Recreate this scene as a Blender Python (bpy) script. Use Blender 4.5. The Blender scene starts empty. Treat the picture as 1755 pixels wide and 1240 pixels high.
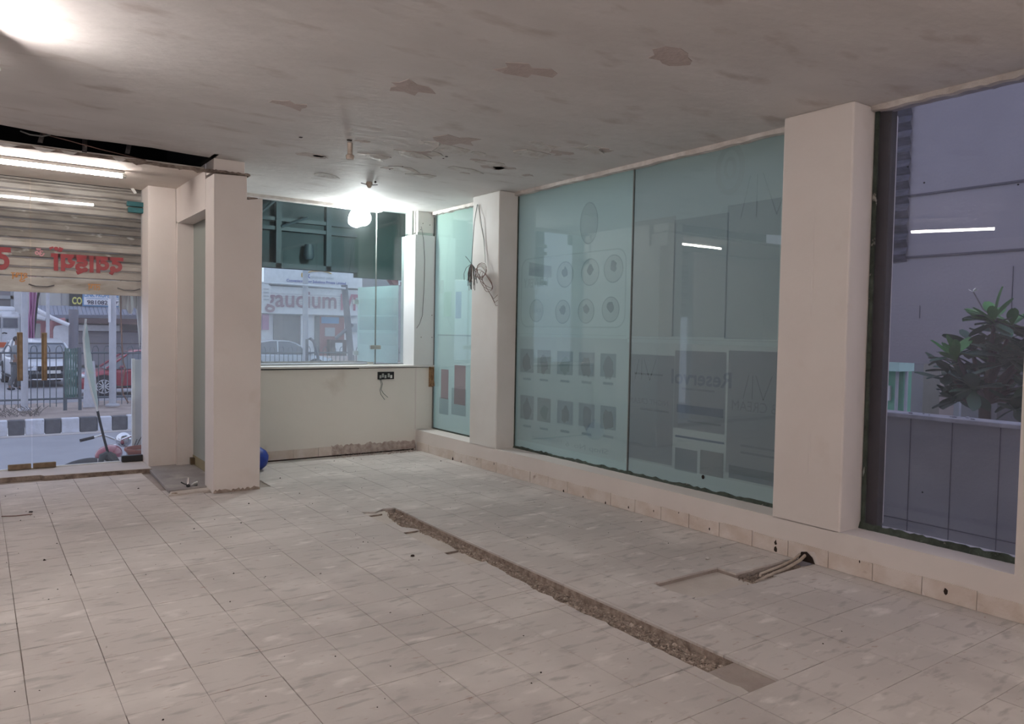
import bpy, math, random
from mathutils import Vector, Matrix
random.seed(7)
S = bpy.context.scene
COL = S.collection
# ------------------------------------------------------------------ camera
F = 1294.0; CX = 877.5; CY = 620.0
R = Matrix(((0.8153273533623228, -0.008054594514061517, 0.5789442377003197),
            (-0.5787249368653075, -0.04216919061443784, 0.8144318306728742),
            (0.01785369175930038, -0.9990780164081969, -0.03904308927872681)))
CAM = Vector((0, 0, 1.5))
cd = bpy.data.cameras.new('camera'); cam = bpy.data.objects.new('camera', cd); COL.objects.link(cam)
r, d, f = R.col[0], R.col[1], R.col[2]
cam.matrix_world = Matrix(((r[0], -d[0], -f[0], CAM[0]), (r[1], -d[1], -f[1], CAM[1]), (r[2], -d[2], -f[2], CAM[2]), (0, 0, 0, 1)))
cd.sensor_width = 36; cd.lens = 36 * F / 1755; cd.clip_end = 300; cd.clip_start = 0.05
S.camera = cam
# ------------------------------------------------------------------ light and exposure
w = bpy.data.worlds.new('sky'); S.world = w; w.use_nodes = True
nt = w.node_tree; nt.nodes.clear()
wo = nt.nodes.new('ShaderNodeOutputWorld'); bg = nt.nodes.new('ShaderNodeBackground')
tc = nt.nodes.new('ShaderNodeTexCoord'); sx = nt.nodes.new('ShaderNodeSeparateXYZ'); cr = nt.nodes.new('ShaderNodeValToRGB')
cr.color_ramp.elements[0].position = 0.0; cr.color_ramp.elements[0].color = (0.70, 0.74, 0.92, 1)
cr.color_ramp.elements[1].position = 1.0; cr.color_ramp.elements[1].color = (0.60, 0.68, 0.95, 1)
nt.links.new(tc.outputs['Generated'], sx.inputs[0]); nt.links.new(sx.outputs['Z'], cr.inputs[0])
nt.links.new(cr.outputs[0], bg.inputs[0]); bg.inputs[1].default_value = 1.45
nt.links.new(bg.outputs[0], wo.inputs[0])
vs = S.view_settings
vs.view_transform = 'Standard'; vs.look = 'None'; vs.gamma = 1; vs.exposure = 0.0; vs.use_curve_mapping = False
TUBE_W = 250.0       # emission strength of the fluorescent tubes
TUBE_DIM_W = 120.0   # dimmer entrance tube, weakened to keep the soffit from burning out
BULB_W = 290.0       # emission strength of the round bulb

# ------------------------------------------------------------------ pixel helpers (photo pixel -> point on a real plane)
def ray(x, y): return R @ Vector((x - CX, y - CY, F))
def onz(x, y, z): dd = ray(x, y); return CAM + dd * ((z - CAM[2]) / dd[2])
def ony(x, y, Y): dd = ray(x, y); return CAM + dd * ((Y - CAM[1]) / dd[1])
def onx(x, y, X): dd = ray(x, y); return CAM + dd * ((X - CAM[0]) / dd[0])
def proj(p):
    v = R.transposed() @ (Vector(p) - CAM)
    return (CX + F * v[0] / v[2], CY + F * v[1] / v[2]) if v[2] > 0.05 else None

# ------------------------------------------------------------------ materials
def nodes(name):
    m = bpy.data.materials.new(name); m.use_nodes = True
    n = m.node_tree; b = n.nodes['Principled BSDF']; return m, n, b
def mat(name, c, rough=0.7, metal=0.0, c2=None, scale=6.0, detail=5.0, lo=0.35, hi=0.65, bump=0.0, bscale=30.0,
        spec=0.4, emit=None, es=0.0, stretch=(1, 1, 1), c3=None, scale3=2.0, lo3=0.55, hi3=0.7, coat=0.0):
    m, n, b = nodes(name)
    b.inputs['Roughness'].default_value = rough; b.inputs['Metallic'].default_value = metal
    b.inputs['Specular IOR Level'].default_value = spec
    b.inputs['Coat Weight'].default_value = coat
    if c2 is None: c2 = tuple(v * 0.9 for v in c)
    g = n.nodes.new('ShaderNodeNewGeometry'); mp = n.nodes.new('ShaderNodeMapping'); mp.inputs['Scale'].default_value = stretch
    n.links.new(g.outputs['Position'], mp.inputs[0])
    def layer(sc, lo, hi, dt=detail):
        t = n.nodes.new('ShaderNodeTexNoise'); t.inputs['Scale'].default_value = sc; t.inputs['Detail'].default_value = dt
        n.links.new(mp.outputs[0], t.inputs[0])
        q = n.nodes.new('ShaderNodeMapRange'); q.inputs[1].default_value = lo; q.inputs[2].default_value = hi
        n.links.new(t.outputs[0], q.inputs[0]); return q.outputs[0]
    mx = n.nodes.new('ShaderNodeMix'); mx.data_type = 'RGBA'
    mx.inputs[6].default_value = (*c, 1); mx.inputs[7].default_value = (*c2, 1)
    n.links.new(layer(scale, lo, hi), mx.inputs[0]); out = mx.outputs[2]
    if c3:
        m3 = n.nodes.new('ShaderNodeMix'); m3.data_type = 'RGBA'; m3.inputs[7].default_value = (*c3, 1)
        n.links.new(out, m3.inputs[6]); n.links.new(layer(scale3, lo3, hi3, 8.0), m3.inputs[0]); out = m3.outputs[2]
    n.links.new(out, b.inputs['Base Color'])
    if bump:
        t = n.nodes.new('ShaderNodeTexNoise'); t.inputs['Scale'].default_value = bscale; t.inputs['Detail'].default_value = 6
        n.links.new(mp.outputs[0], t.inputs[0])
        bp = n.nodes.new('ShaderNodeBump'); bp.inputs['Strength'].default_value = bump; bp.inputs['Distance'].default_value = 0.02
        n.links.new(t.outputs[0], bp.inputs['Height']); n.links.new(bp.outputs[0], b.inputs['Normal'])
    if emit:
        b.inputs['Emission Color'].default_value = (*emit, 1); b.inputs['Emission Strength'].default_value = es
    return m
def glass_mat(name, tint=(0.93, 0.97, 0.96), dust=0.0, dustc=(0.75, 0.8, 0.85), dscale=1.2, boost=1.0, zfade=None):
    """thin clear architectural glass: fresnel mirror over a tinted see-through body, with a film of dust"""
    m = bpy.data.materials.new(name); m.use_nodes = True; n = m.node_tree; n.nodes.clear()
    o = n.nodes.new('ShaderNodeOutputMaterial'); tr = n.nodes.new('ShaderNodeBsdfTransparent'); tr.inputs[0].default_value = (*tint, 1)
    gl = n.nodes.new('ShaderNodeBsdfGlossy'); gl.inputs['Roughness'].default_value = 0.0
    fr = n.nodes.new('ShaderNodeFresnel'); gb_ = n.nodes.new('ShaderNodeNewGeometry'); ir = n.nodes.new('ShaderNodeMapRange')
    ir.inputs[3].default_value = 1.5; ir.inputs[4].default_value = 1 / 1.5      # same reflectance from both faces of the thin pane
    n.links.new(gb_.outputs['Backfacing'], ir.inputs[0]); n.links.new(ir.outputs[0], fr.inputs[0])
    mul = n.nodes.new('ShaderNodeMath'); mul.operation = 'MULTIPLY'; mul.inputs[1].default_value = boost; n.links.new(fr.outputs[0], mul.inputs[0])
    mx = n.nodes.new('ShaderNodeMixShader')
    n.links.new(mul.outputs[0], mx.inputs[0]); n.links.new(tr.outputs[0], mx.inputs[1]); n.links.new(gl.outputs[0], mx.inputs[2])
    last = mx.outputs[0]
    if dust:
        df = n.nodes.new('ShaderNodeBsdfDiffuse'); df.inputs[0].default_value = (*dustc, 1)
        tl = n.nodes.new('ShaderNodeBsdfTranslucent'); tl.inputs[0].default_value = (*dustc, 1)
        ad = n.nodes.new('ShaderNodeMixShader'); n.links.new(df.outputs[0], ad.inputs[1]); n.links.new(tl.outputs[0], ad.inputs[2]); ad.inputs[0].default_value = 0.6
        g = n.nodes.new('ShaderNodeNewGeometry'); t = n.nodes.new('ShaderNodeTexNoise'); t.inputs['Scale'].default_value = dscale; t.inputs['Detail'].default_value = 6
        n.links.new(g.outputs['Position'], t.inputs[0])
        q = n.nodes.new('ShaderNodeMapRange'); q.inputs[1].default_value = 0.25; q.inputs[2].default_value = 0.75; q.inputs[3].default_value = dust * 0.6; q.inputs[4].default_value = dust * 1.4
        n.links.new(t.outputs[0], q.inputs[0]); fac = q.outputs[0]
        if zfade:   # dust haze is thicker on the lower panes and thins out upwards
            sp = n.nodes.new('ShaderNodeSeparateXYZ'); n.links.new(g.outputs['Position'], sp.inputs[0])
            z = n.nodes.new('ShaderNodeMapRange'); z.inputs[1].default_value = zfade[0]; z.inputs[2].default_value = zfade[1]; z.inputs[3].default_value = 1.0; z.inputs[4].default_value = zfade[2]
            n.links.new(sp.outputs['Z'], z.inputs[0]); mm = n.nodes.new('ShaderNodeMath'); mm.operation = 'MULTIPLY'
            n.links.new(fac, mm.inputs[0]); n.links.new(z.outputs[0], mm.inputs[1]); fac = mm.outputs[0]
        m2 = n.nodes.new('ShaderNodeMixShader'); n.links.new(fac, m2.inputs[0]); n.links.new(last, m2.inputs[1]); n.links.new(ad.outputs[0], m2.inputs[2]); last = m2.outputs[0]
    n.links.new(last, o.inputs[0]); return m
def film_mat(name, c, trans=0.5, var=0.06, scale=1.0):
    m = bpy.data.materials.new(name); m.use_nodes = True; n = m.node_tree; n.nodes.clear()
    o = n.nodes.new('ShaderNodeOutputMaterial'); df = n.nodes.new('ShaderNodeBsdfDiffuse'); tl = n.nodes.new('ShaderNodeBsdfTranslucent')
    g = n.nodes.new('ShaderNodeNewGeometry'); t = n.nodes.new('ShaderNodeTexNoise'); t.inputs['Scale'].default_value = scale; t.inputs['Detail'].default_value = 4
    n.links.new(g.outputs['Position'], t.inputs[0])
    mx = n.nodes.new('ShaderNodeMix'); mx.data_type = 'RGBA'; mx.inputs[6].default_value = (*[v * (1 - var) for v in c], 1); mx.inputs[7].default_value = (*[v * (1 + var) for v in c], 1)
    n.links.new(t.outputs[0], mx.inputs[0]); n.links.new(mx.outputs[2], df.inputs[0]); n.links.new(mx.outputs[2], tl.inputs[0])
    ms = n.nodes.new('ShaderNodeMixShader'); ms.inputs[0].default_value = trans
    n.links.new(df.outputs[0], ms.inputs[1]); n.links.new(tl.outputs[0], ms.inputs[2]); n.links.new(ms.outputs[0], o.inputs[0]); return m
def print_mat(name, c, haze=0.05):
    """thin transparent ink: filters what lies behind it"""
    m = bpy.data.materials.new(name); m.use_nodes = True; n = m.node_tree; n.nodes.clear()
    o = n.nodes.new('ShaderNodeOutputMaterial'); t = n.nodes.new('ShaderNodeBsdfTransparent'); t.inputs[0].default_value = (*[v ** .5 for v in c], 1)
    df = n.nodes.new('ShaderNodeBsdfDiffuse'); df.inputs[0].default_value = (*[v * .8 for v in c], 1); x = n.nodes.new('ShaderNodeMixShader')
    x.inputs[0].default_value = haze; n.links.new(t.outputs[0], x.inputs[1]); n.links.new(df.outputs[0], x.inputs[2]); n.links.new(x.outputs[0], o.inputs[0]); return m
def lamp_mat(name, c, s):
    m = bpy.data.materials.new(name); m.use_nodes = True; n = m.node_tree; n.nodes.clear()
    o = n.nodes.new('ShaderNodeOutputMaterial'); e = n.nodes.new('ShaderNodeEmission'); e.inputs[0].default_value = (*c, 1); e.inputs[1].default_value = s
    n.links.new(e.outputs[0], o.inputs[0]); return m

M = {}
M['wall'] = mat('cream_wall_paint', (0.69, 0.635, 0.605), 0.6, c2=(0.655, 0.595, 0.565), scale=1.6, bump=0.25, bscale=5.0, spec=0.3, c3=(0.61, 0.535, 0.49), scale3=2.6, lo3=0.62, hi3=0.82)
M['wallgrey'] = mat('pale_grey_paint', (0.74, 0.71, 0.66), 0.6, c2=(0.71, 0.68, 0.63), scale=1.5, bump=0.15, bscale=6.0, c3=(0.50, 0.44, 0.38), scale3=2.2, lo3=0.62, hi3=0.85)
M['wallwhite'] = mat('off_white_and_lamplit_paint', (0.68, 0.66, 0.64), 0.6, c2=(0.63, 0.60, 0.57), scale=2.0, bump=0.2, bscale=6.0)  # off-white of the upper casing; also the brighter tone of the lamp-lit pier
M['skirt'] = mat('painted_skirting', (0.67, 0.60, 0.56), 0.6, c2=(0.58, 0.49, 0.43), scale=7.0, bump=0.4, bscale=22.0, c3=(0.36, 0.27, 0.22), scale3=9.0, lo3=0.66, hi3=0.76)
M['rawplaster'] = mat('raw_broken_plaster', (0.54, 0.46, 0.42), 0.95, c2=(0.36, 0.28, 0.25), scale=18, bump=1.0, bscale=50)
M['ceil'] = mat('peeling_ceiling_paint', (0.64, 0.61, 0.595), 0.75, c2=(0.58, 0.55, 0.535), scale=1.2, bump=0.35, bscale=7.0, stretch=(1, 2.2, 1),
                c3=(0.47, 0.42, 0.395), scale3=2.3, lo3=0.58, hi3=0.74)
M['scar'] = mat('bare_ceiling_plaster', (0.45, 0.38, 0.355), 0.9, c2=(0.50, 0.43, 0.41), scale=8, bump=0.4)
M['flake'] = mat('peeled_paint_flake', (0.62, 0.60, 0.58), 0.7, c2=(0.5, 0.46, 0.43), scale=12, bump=0.5)
M['soffit'] = mat('soffit_plaster', (0.66, 0.60, 0.54), 0.7, c2=(0.60, 0.53, 0.47), scale=3, bump=0.3, bscale=8)
M['lip'] = mat('broken_plaster_and_lip_shade', (0.34, 0.28, 0.24), 0.95, c2=(0.16, 0.12, 0.10), scale=14, bump=1.0, bscale=40)  # broken plaster, and the shade strips at the lifted tiles
M['void'] = mat('shaded_void', (0.012, 0.010, 0.010), 0.95, c2=(0.02, 0.017, 0.016), scale=5)  # near-black colour holds the shade inside the void
M['darkmetal'] = mat('dark_hanger_metal', (0.10, 0.085, 0.08), 0.6, c2=(0.05, 0.04, 0.04), scale=20)
M['black'] = mat('black_plastic', (0.02, 0.02, 0.022), 0.45)
M['hole'] = mat('dark_hole', (0.03, 0.018, 0.014), 0.95)
tile_c = [(0.53, 0.485, 0.462), (0.52, 0.475, 0.452), (0.54, 0.495, 0.47)]
def tile_mat(name, c):
    """dusty scuffed tile: large pale dust clouds, thin dark scuffs, small reddish dirt"""
    m, n, b = nodes(name); b.inputs['Roughness'].default_value = .72; b.inputs['Specular IOR Level'].default_value = .25
    g = n.nodes.new('ShaderNodeNewGeometry')
    def noise(sc, st=(1, 1, 1), rot=0.0, dt=6):
        mp = n.nodes.new('ShaderNodeMapping'); mp.inputs['Scale'].default_value = st; mp.inputs['Rotation'].default_value = (0, 0, rot); n.links.new(g.outputs['Position'], mp.inputs[0])
        t = n.nodes.new('ShaderNodeTexNoise'); t.inputs['Scale'].default_value = sc; t.inputs['Detail'].default_value = dt; n.links.new(mp.outputs[0], t.inputs[0]); return t.outputs[0]
    def mix(prev, col, src, lo, hi, amt):
        q = n.nodes.new('ShaderNodeMapRange'); q.inputs[1].default_value = lo; q.inputs[2].default_value = hi; q.inputs[4].default_value = amt; n.links.new(src, q.inputs[0])
        x = n.nodes.new('ShaderNodeMix'); x.data_type = 'RGBA'; x.inputs[7].default_value = (*col, 1); n.links.new(q.outputs[0], x.inputs[0])
        if isinstance(prev, tuple): x.inputs[6].default_value = (*prev, 1)
        else: n.links.new(prev, x.inputs[6])
        return x.outputs[2]
    o = mix(c, tuple(v * .80 for v in c), noise(.9, dt=8), .40, .68, .9)
    o = mix(o, (.66, .61, .58), noise(1.7, dt=9), .52, .72, .75)
    o = mix(o, tuple(v * .66 for v in c), noise(5.5, (1, 3.2, 1), .35, 10), .56, .68, .75)
    o = mix(o, (.70, .65, .62), noise(4.0, (1, 2.2, 1), -.25, 10), .60, .70, .65)
    o = mix(o, (.34, .24, .20), noise(13, (1, 2.5, 1), .15, 8), .64, .72, .6)
    n.links.new(o, b.inputs['Base Color'])
    bp = n.nodes.new('ShaderNodeBump'); bp.inputs['Strength'].default_value = .3; bp.inputs['Distance'].default_value = .01; n.links.new(noise(24), bp.inputs['Height']); n.links.new(bp.outputs[0], b.inputs['Normal'])
    return m
for i, c in enumerate(tile_c): M['tile%d' % i] = tile_mat('dusty_floor_tile_%s' % 'abc'[i], c)
M['grout'] = mat('grey_screed_under_tiles', (0.30, 0.25, 0.225), 0.95, c2=(0.36, 0.31, 0.28), scale=6, bump=0.6, bscale=30)
M['screed'] = mat('exposed_pale_screed', (0.54, 0.49, 0.45), 0.9, c2=(0.48, 0.43, 0.39), scale=5, bump=0.4, bscale=30)
M['rubble'] = mat('crumbled_mortar', (0.42, 0.34, 0.29), 0.95, c2=(0.26, 0.20, 0.165), scale=22, bump=1.0, bscale=60)
M['rubble2'] = mat('pale_mortar_chips', (0.55, 0.47, 0.41), 0.95, c2=(0.40, 0.32, 0.27), scale=30)
M['granite'] = mat('grey_stone_slab', (0.30, 0.28, 0.275), 0.6, c2=(0.24, 0.22, 0.215), scale=4, bump=0.2, c3=(0.40, 0.37, 0.35), scale3=3)
M['pipe'] = mat('dusty_conduit', (0.50, 0.43, 0.37), 0.6, c2=(0.36, 0.29, 0.24), scale=12)
M['filmA'] = film_mat('frosted_teal_film', (0.47, 0.60, 0.53), 0.6)
M['filmB'] = film_mat('frosted_grey_teal_film', (0.42, 0.51, 0.465), 0.52)
M['filmC'] = film_mat('green_lit_frosted_film', (0.60, 0.80, 0.70), 0.68)  # saturated green carries the green light coming from outside
M['film_niche'] = film_mat('grey_green_backing_film', (0.46, 0.49, 0.465), 0.3)
M['pr_dark'] = print_mat('print_dark_teal', (0.87, 0.90, 0.89))
M['pr_mid'] = print_mat('print_mid_teal', (0.95, 0.97, 0.965))
M['pr_light'] = print_mat('print_light_teal', (1, 1, 1))
M['pr_warm'] = print_mat('print_warm_grey', (0.98, 0.965, 0.95))
M['pr_brown'] = print_mat('print_brown', (0.965, 0.94, 0.91))
M['pr_blue'] = print_mat('print_blue_grey', (0.78, 0.82, 0.90))
M['pr_greydk'] = print_mat('print_grey', (0.90, 0.915, 0.92))
M['pr_grey2'] = print_mat('print_grey_lilac', (0.985, 0.975, 0.965))
M['pr_red'] = print_mat('print_red', (0.95, 0.62, 0.62))
M['pr_green'] = print_mat('print_green', (0.94, 1.0, 0.96))
M['pane'] = glass_mat('clear_pane', (0.97, 0.99, 0.985), boost=1.0)
M['panefar'] = glass_mat('dusty_clear_pane', (0.90, 0.97, 0.96), dust=0.18, dustc=(0.92, 0.94, 0.97), zfade=(1.85, 2.3, 0.03))
M['pane3'] = glass_mat('grey_dusty_pane', (0.84, 0.84, 0.88), dust=0.05, dustc=(0.7, 0.7, 0.78))
M['doorglass'] = glass_mat('door_pane', (0.95, 0.97, 0.98), dust=0.03, dustc=(0.7, 0.76, 0.88))
M['bronze'] = mat('dull_bronze', (0.22, 0.165, 0.11), 0.45, metal=0.5, c2=(0.14, 0.10, 0.065), scale=20)
M['bronzed'] = mat('dark_bronze', (0.13, 0.095, 0.06), 0.5, metal=0.6)
M['steel'] = mat('brushed_steel', (0.45, 0.45, 0.43), 0.35, metal=0.8)
M['chrome'] = mat('chrome', (0.7, 0.7, 0.72), 0.15, metal=1.0)
M['putty'] = mat('dark_green_putty', (0.075, 0.095, 0.075), 0.85, c2=(0.04, 0.05, 0.04), scale=14, bump=0.8, bscale=40, c3=(0.45, 0.42, 0.38), scale3=14, lo3=0.66, hi3=0.72)
M['jointgrey'] = mat('silicone_joint', (0.16, 0.17, 0.16), 0.6)
M['whitetrim'] = mat('white_plaster_strip', (0.66, 0.62, 0.59), 0.7, c2=(0.5, 0.45, 0.42), scale=9, bump=0.6, bscale=30)
M['ledge'] = mat('white_ledge_stone', (0.70, 0.68, 0.66), 0.5, c2=(0.62, 0.59, 0.57), scale=4)
M['pinkledge'] = mat('dusty_pink_ledge', (0.60, 0.50, 0.48), 0.8, c2=(0.5, 0.41, 0.39), scale=5, bump=0.3)
M['wbox'] = mat('white_laminate', (0.68, 0.68, 0.68), 0.35, c2=(0.65, 0.65, 0.66), scale=2)
M['shut'] = mat('grimy_shutter_metal', (0.50, 0.44, 0.385), 0.5, metal=0.1, c2=(0.36, 0.30, 0.25), scale=3, bump=0.15, stretch=(1, 1, 3), c3=(0.20, 0.16, 0.13), scale3=2.2, lo3=0.58, hi3=0.72)
M['shutgrime'] = mat('heavily_stained_shutter_metal', (0.24, 0.20, 0.165), 0.6, metal=0.1, c2=(0.14, 0.11, 0.085), scale=4, stretch=(1, 1, 2), c3=(0.46, 0.43, 0.38), scale3=5, lo3=0.6, hi3=0.66)
M['red'] = mat('red_sign_paint', (0.30, 0.004, 0.010), 0.6)
M['orange'] = mat('orange_sign_paint', (0.60, 0.22, 0.03), 0.6)
M['pink'] = mat('pink_sign_paint', (0.62, 0.25, 0.27), 0.6)
M['tealpaint'] = mat('teal_paint', (0.02, 0.11, 0.125), 0.6, c2=(0.015, 0.08, 0.09), scale=20)
M['blue'] = mat('blue_plastic', (0.015, 0.045, 0.30), 0.45, c2=(0.01, 0.03, 0.2), scale=14, bump=0.3, bscale=20)
M['wire'] = mat('dark_wire', (0.05, 0.04, 0.045), 0.6)
M['wiregrey'] = mat('grey_green_wire', (0.12, 0.15, 0.14), 0.6)
M['wirebrown'] = mat('brown_wire', (0.22, 0.13, 0.11), 0.6)
M['wood'] = mat('broken_wood', (0.38, 0.24, 0.12), 0.8, c2=(0.2, 0.1, 0.05), scale=20, bump=0.6)
M['woodlight'] = mat('pale_wood', (0.58, 0.42, 0.26), 0.8, c2=(0.45, 0.3, 0.18), scale=20)
M['tube'] = lamp_mat('lit_tube', (1.0, 0.925, 0.885), TUBE_W)
M['tube_dim'] = lamp_mat('lit_dim_tube', (1.0, 0.93, 0.88), TUBE_DIM_W)
M['bulb'] = lamp_mat('lit_bulb', (0.93, 1.0, 0.99), BULB_W)
M['whiteplastic'] = mat('white_plastic', (0.72, 0.72, 0.7), 0.4)
M['brownframe'] = mat('dark_brown_frame', (0.035, 0.024, 0.022), 0.5, c2=(0.02, 0.014, 0.013), scale=6)
# outdoors
M['road'] = mat('asphalt', (0.30, 0.30, 0.32), 0.85, c2=(0.26, 0.26, 0.28), scale=1.0, bump=0.2)
M['median'] = mat('sandy_median_soil', (0.36, 0.30, 0.26), 0.95, c2=(0.25, 0.20, 0.18), scale=2.0, bump=0.8, bscale=8)
M['kerbw'] = mat('white_kerb_paint', (0.60, 0.62, 0.68), 0.85, c2=(0.5, 0.5, 0.54), scale=6, c3=(0.2, 0.2, 0.22), scale3=7, lo3=0.64, hi3=0.7, bump=0.4)
M['kerbb'] = mat('black_kerb_paint', (0.075, 0.075, 0.085), 0.85, c2=(0.12, 0.12, 0.13), scale=6, bump=0.4)
M['porch'] = mat('pale_porch_stone', (0.50, 0.46, 0.44), 0.7, c2=(0.44, 0.4, 0.38), scale=3)
M['fence'] = mat('dark_green_grey_rail', (0.10, 0.12, 0.14), 0.6)
M['fencegreen'] = mat('green_fence_panel', (0.08, 0.16, 0.14), 0.6, c2=(0.06, 0.12, 0.11), scale=6)
M['pole'] = mat('pale_pole_paint', (0.45, 0.46, 0.50), 0.6)
M['poledark'] = mat('grey_concrete_pole', (0.19, 0.19, 0.22), 0.85)
M['carwhite'] = mat('silver_car_paint', (0.50, 0.53, 0.58), 0.3, metal=0.3, coat=0.5)
M['carred'] = mat('red_car_paint', (0.30, 0.03, 0.05), 0.3, coat=0.6)
M['carglass'] = mat('car_window', (0.10, 0.12, 0.15), 0.08, spec=0.8)
M['tyre'] = mat('tyre_rubber', (0.025, 0.025, 0.028), 0.85)
M['headlight'] = mat('headlight_lens', (0.6, 0.62, 0.66), 0.1, spec=0.8)
M['litlamp'] = lamp_mat('lit_turn_lamp', (1.0, 0.72, 0.35), 3.0)
M['vanwhite'] = mat('white_van_paint', (0.62, 0.64, 0.68), 0.4, coat=0.3)
M['vanorange'] = mat('orange_van_stripe', (0.52, 0.10, 0.03), 0.5)
M['bwall'] = mat('cream_building_wall', (0.43, 0.43, 0.40), 0.85, c2=(0.38, 0.38, 0.37), scale=0.6)
M['bgrey'] = mat('grey_building_wall', (0.30, 0.29, 0.32), 0.85, c2=(0.26, 0.25, 0.27), scale=0.7)
M['bwhite'] = mat('white_panel', (0.72, 0.73, 0.76), 0.6)
M['bdark'] = mat('dark_shop_opening', (0.16, 0.16, 0.17), 0.6, c2=(0.22, 0.22, 0.22), scale=1.5)
M['bred'] = mat('brick_red_panel', (0.32, 0.14, 0.15), 0.7)
M['bmaroon'] = mat('maroon_panel', (0.20, 0.05, 0.07), 0.7)
M['corr'] = mat('corrugated_roof_sheet', (0.28, 0.30, 0.36), 0.6)
M['corrbrown'] = mat('brown_shade_band', (0.12, 0.09, 0.09), 0.8)
M['bpink'] = mat('pink_cloth', (0.42, 0.20, 0.34), 0.8)
M['signblack'] = mat('black_signboard', (0.035, 0.04, 0.045), 0.6)
M['signyellow'] = mat('yellow_letters', (0.65, 0.62, 0.18), 0.6)
M['signblue'] = mat('blue_letters', (0.14, 0.30, 0.50), 0.6)
M['signdblue'] = mat('deep_blue_letters', (0.08, 0.09, 0.34), 0.6)
M['signdark'] = mat('dark_letters', (0.05, 0.05, 0.08), 0.6)
M['signgold'] = mat('gold_swoosh', (0.55, 0.38, 0.16), 0.6)
M['signmauve'] = mat('mauve_letters', (0.26, 0.13, 0.19), 0.6)
M['signrose'] = mat('rose_letters', (0.42, 0.14, 0.22), 0.6)
M['canopy'] = mat('dark_teal_board', (0.018, 0.026, 0.032), 0.8, c2=(0.03, 0.042, 0.048), scale=2)
M['canopyframe'] = mat('dark_steel_frame', (0.02, 0.03, 0.04), 0.6)
M['canopygreen'] = mat('dark_green_board', (0.012, 0.032, 0.03), 0.8)
M['banner'] = mat('pale_teal_banner', (0.50, 0.64, 0.68), 0.7, c2=(0.46, 0.60, 0.64), scale=5, c3=(0.50, 0.58, 0.48), scale3=5, lo3=0.62, hi3=0.7)
M['bikered'] = mat('red_motorcycle_paint', (0.30, 0.03, 0.05), 0.25, coat=0.6)
M['terracotta'] = mat('terracotta', (0.32, 0.13, 0.10), 0.8)
M['whiteboard'] = mat('scuffed_white_panel', (0.55, 0.57, 0.60), 0.6, c2=(0.46, 0.48, 0.52), scale=3)
M['darkcloth'] = mat('dark_grey_cloth', (0.10, 0.11, 0.12), 0.9)
M['shirt'] = mat('grey_shirt_cloth', (0.22, 0.24, 0.25), 0.9)
M['skin'] = mat('brown_skin', (0.22, 0.12, 0.08), 0.6)
M['hair'] = mat('black_hair', (0.015, 0.013, 0.012), 0.7)
M['concrete'] = mat('grey_painted_concrete', (0.31, 0.285, 0.30), 0.9, c2=(0.27, 0.25, 0.265), scale=1.2, bump=0.2)
M['groove'] = mat('groove_shadow_line', (0.09, 0.085, 0.10), 0.9)
M['parapet'] = mat('grey_parapet', (0.27, 0.265, 0.27), 0.9, c2=(0.22, 0.215, 0.22), scale=1.5, bump=0.2)
M['paratop'] = mat('dusty_parapet_cap', (0.42, 0.41, 0.43), 0.9, c2=(0.3, 0.29, 0.31), scale=8)
M['greenwall'] = mat('green_painted_wall', (0.16, 0.42, 0.28), 0.8)
M['greenpale'] = mat('pale_green_eave', (0.42, 0.62, 0.54), 0.7)
M['greyframe'] = mat('pale_grey_frame', (0.40, 0.42, 0.44), 0.6)
M['beige'] = mat('beige_column', (0.34, 0.29, 0.26), 0.85)
M['leaf'] = mat('plumeria_leaf', (0.10, 0.30, 0.07), 0.5, c2=(0.07, 0.20, 0.06), scale=4)
M['leafdark'] = mat('dark_plumeria_leaf', (0.045, 0.11, 0.06), 0.5, c2=(0.08, 0.13, 0.10), scale=4)
M['bark'] = mat('grey_bark', (0.16, 0.14, 0.13), 0.9)
M['petal'] = mat('white_petal', (0.75, 0.75, 0.65), 0.6)
M['stripdark'] = mat('blackened_pleated_sheet', (0.10, 0.095, 0.12), 0.8, c2=(0.04, 0.04, 0.05), scale=9, stretch=(1, 1, 4))

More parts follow.
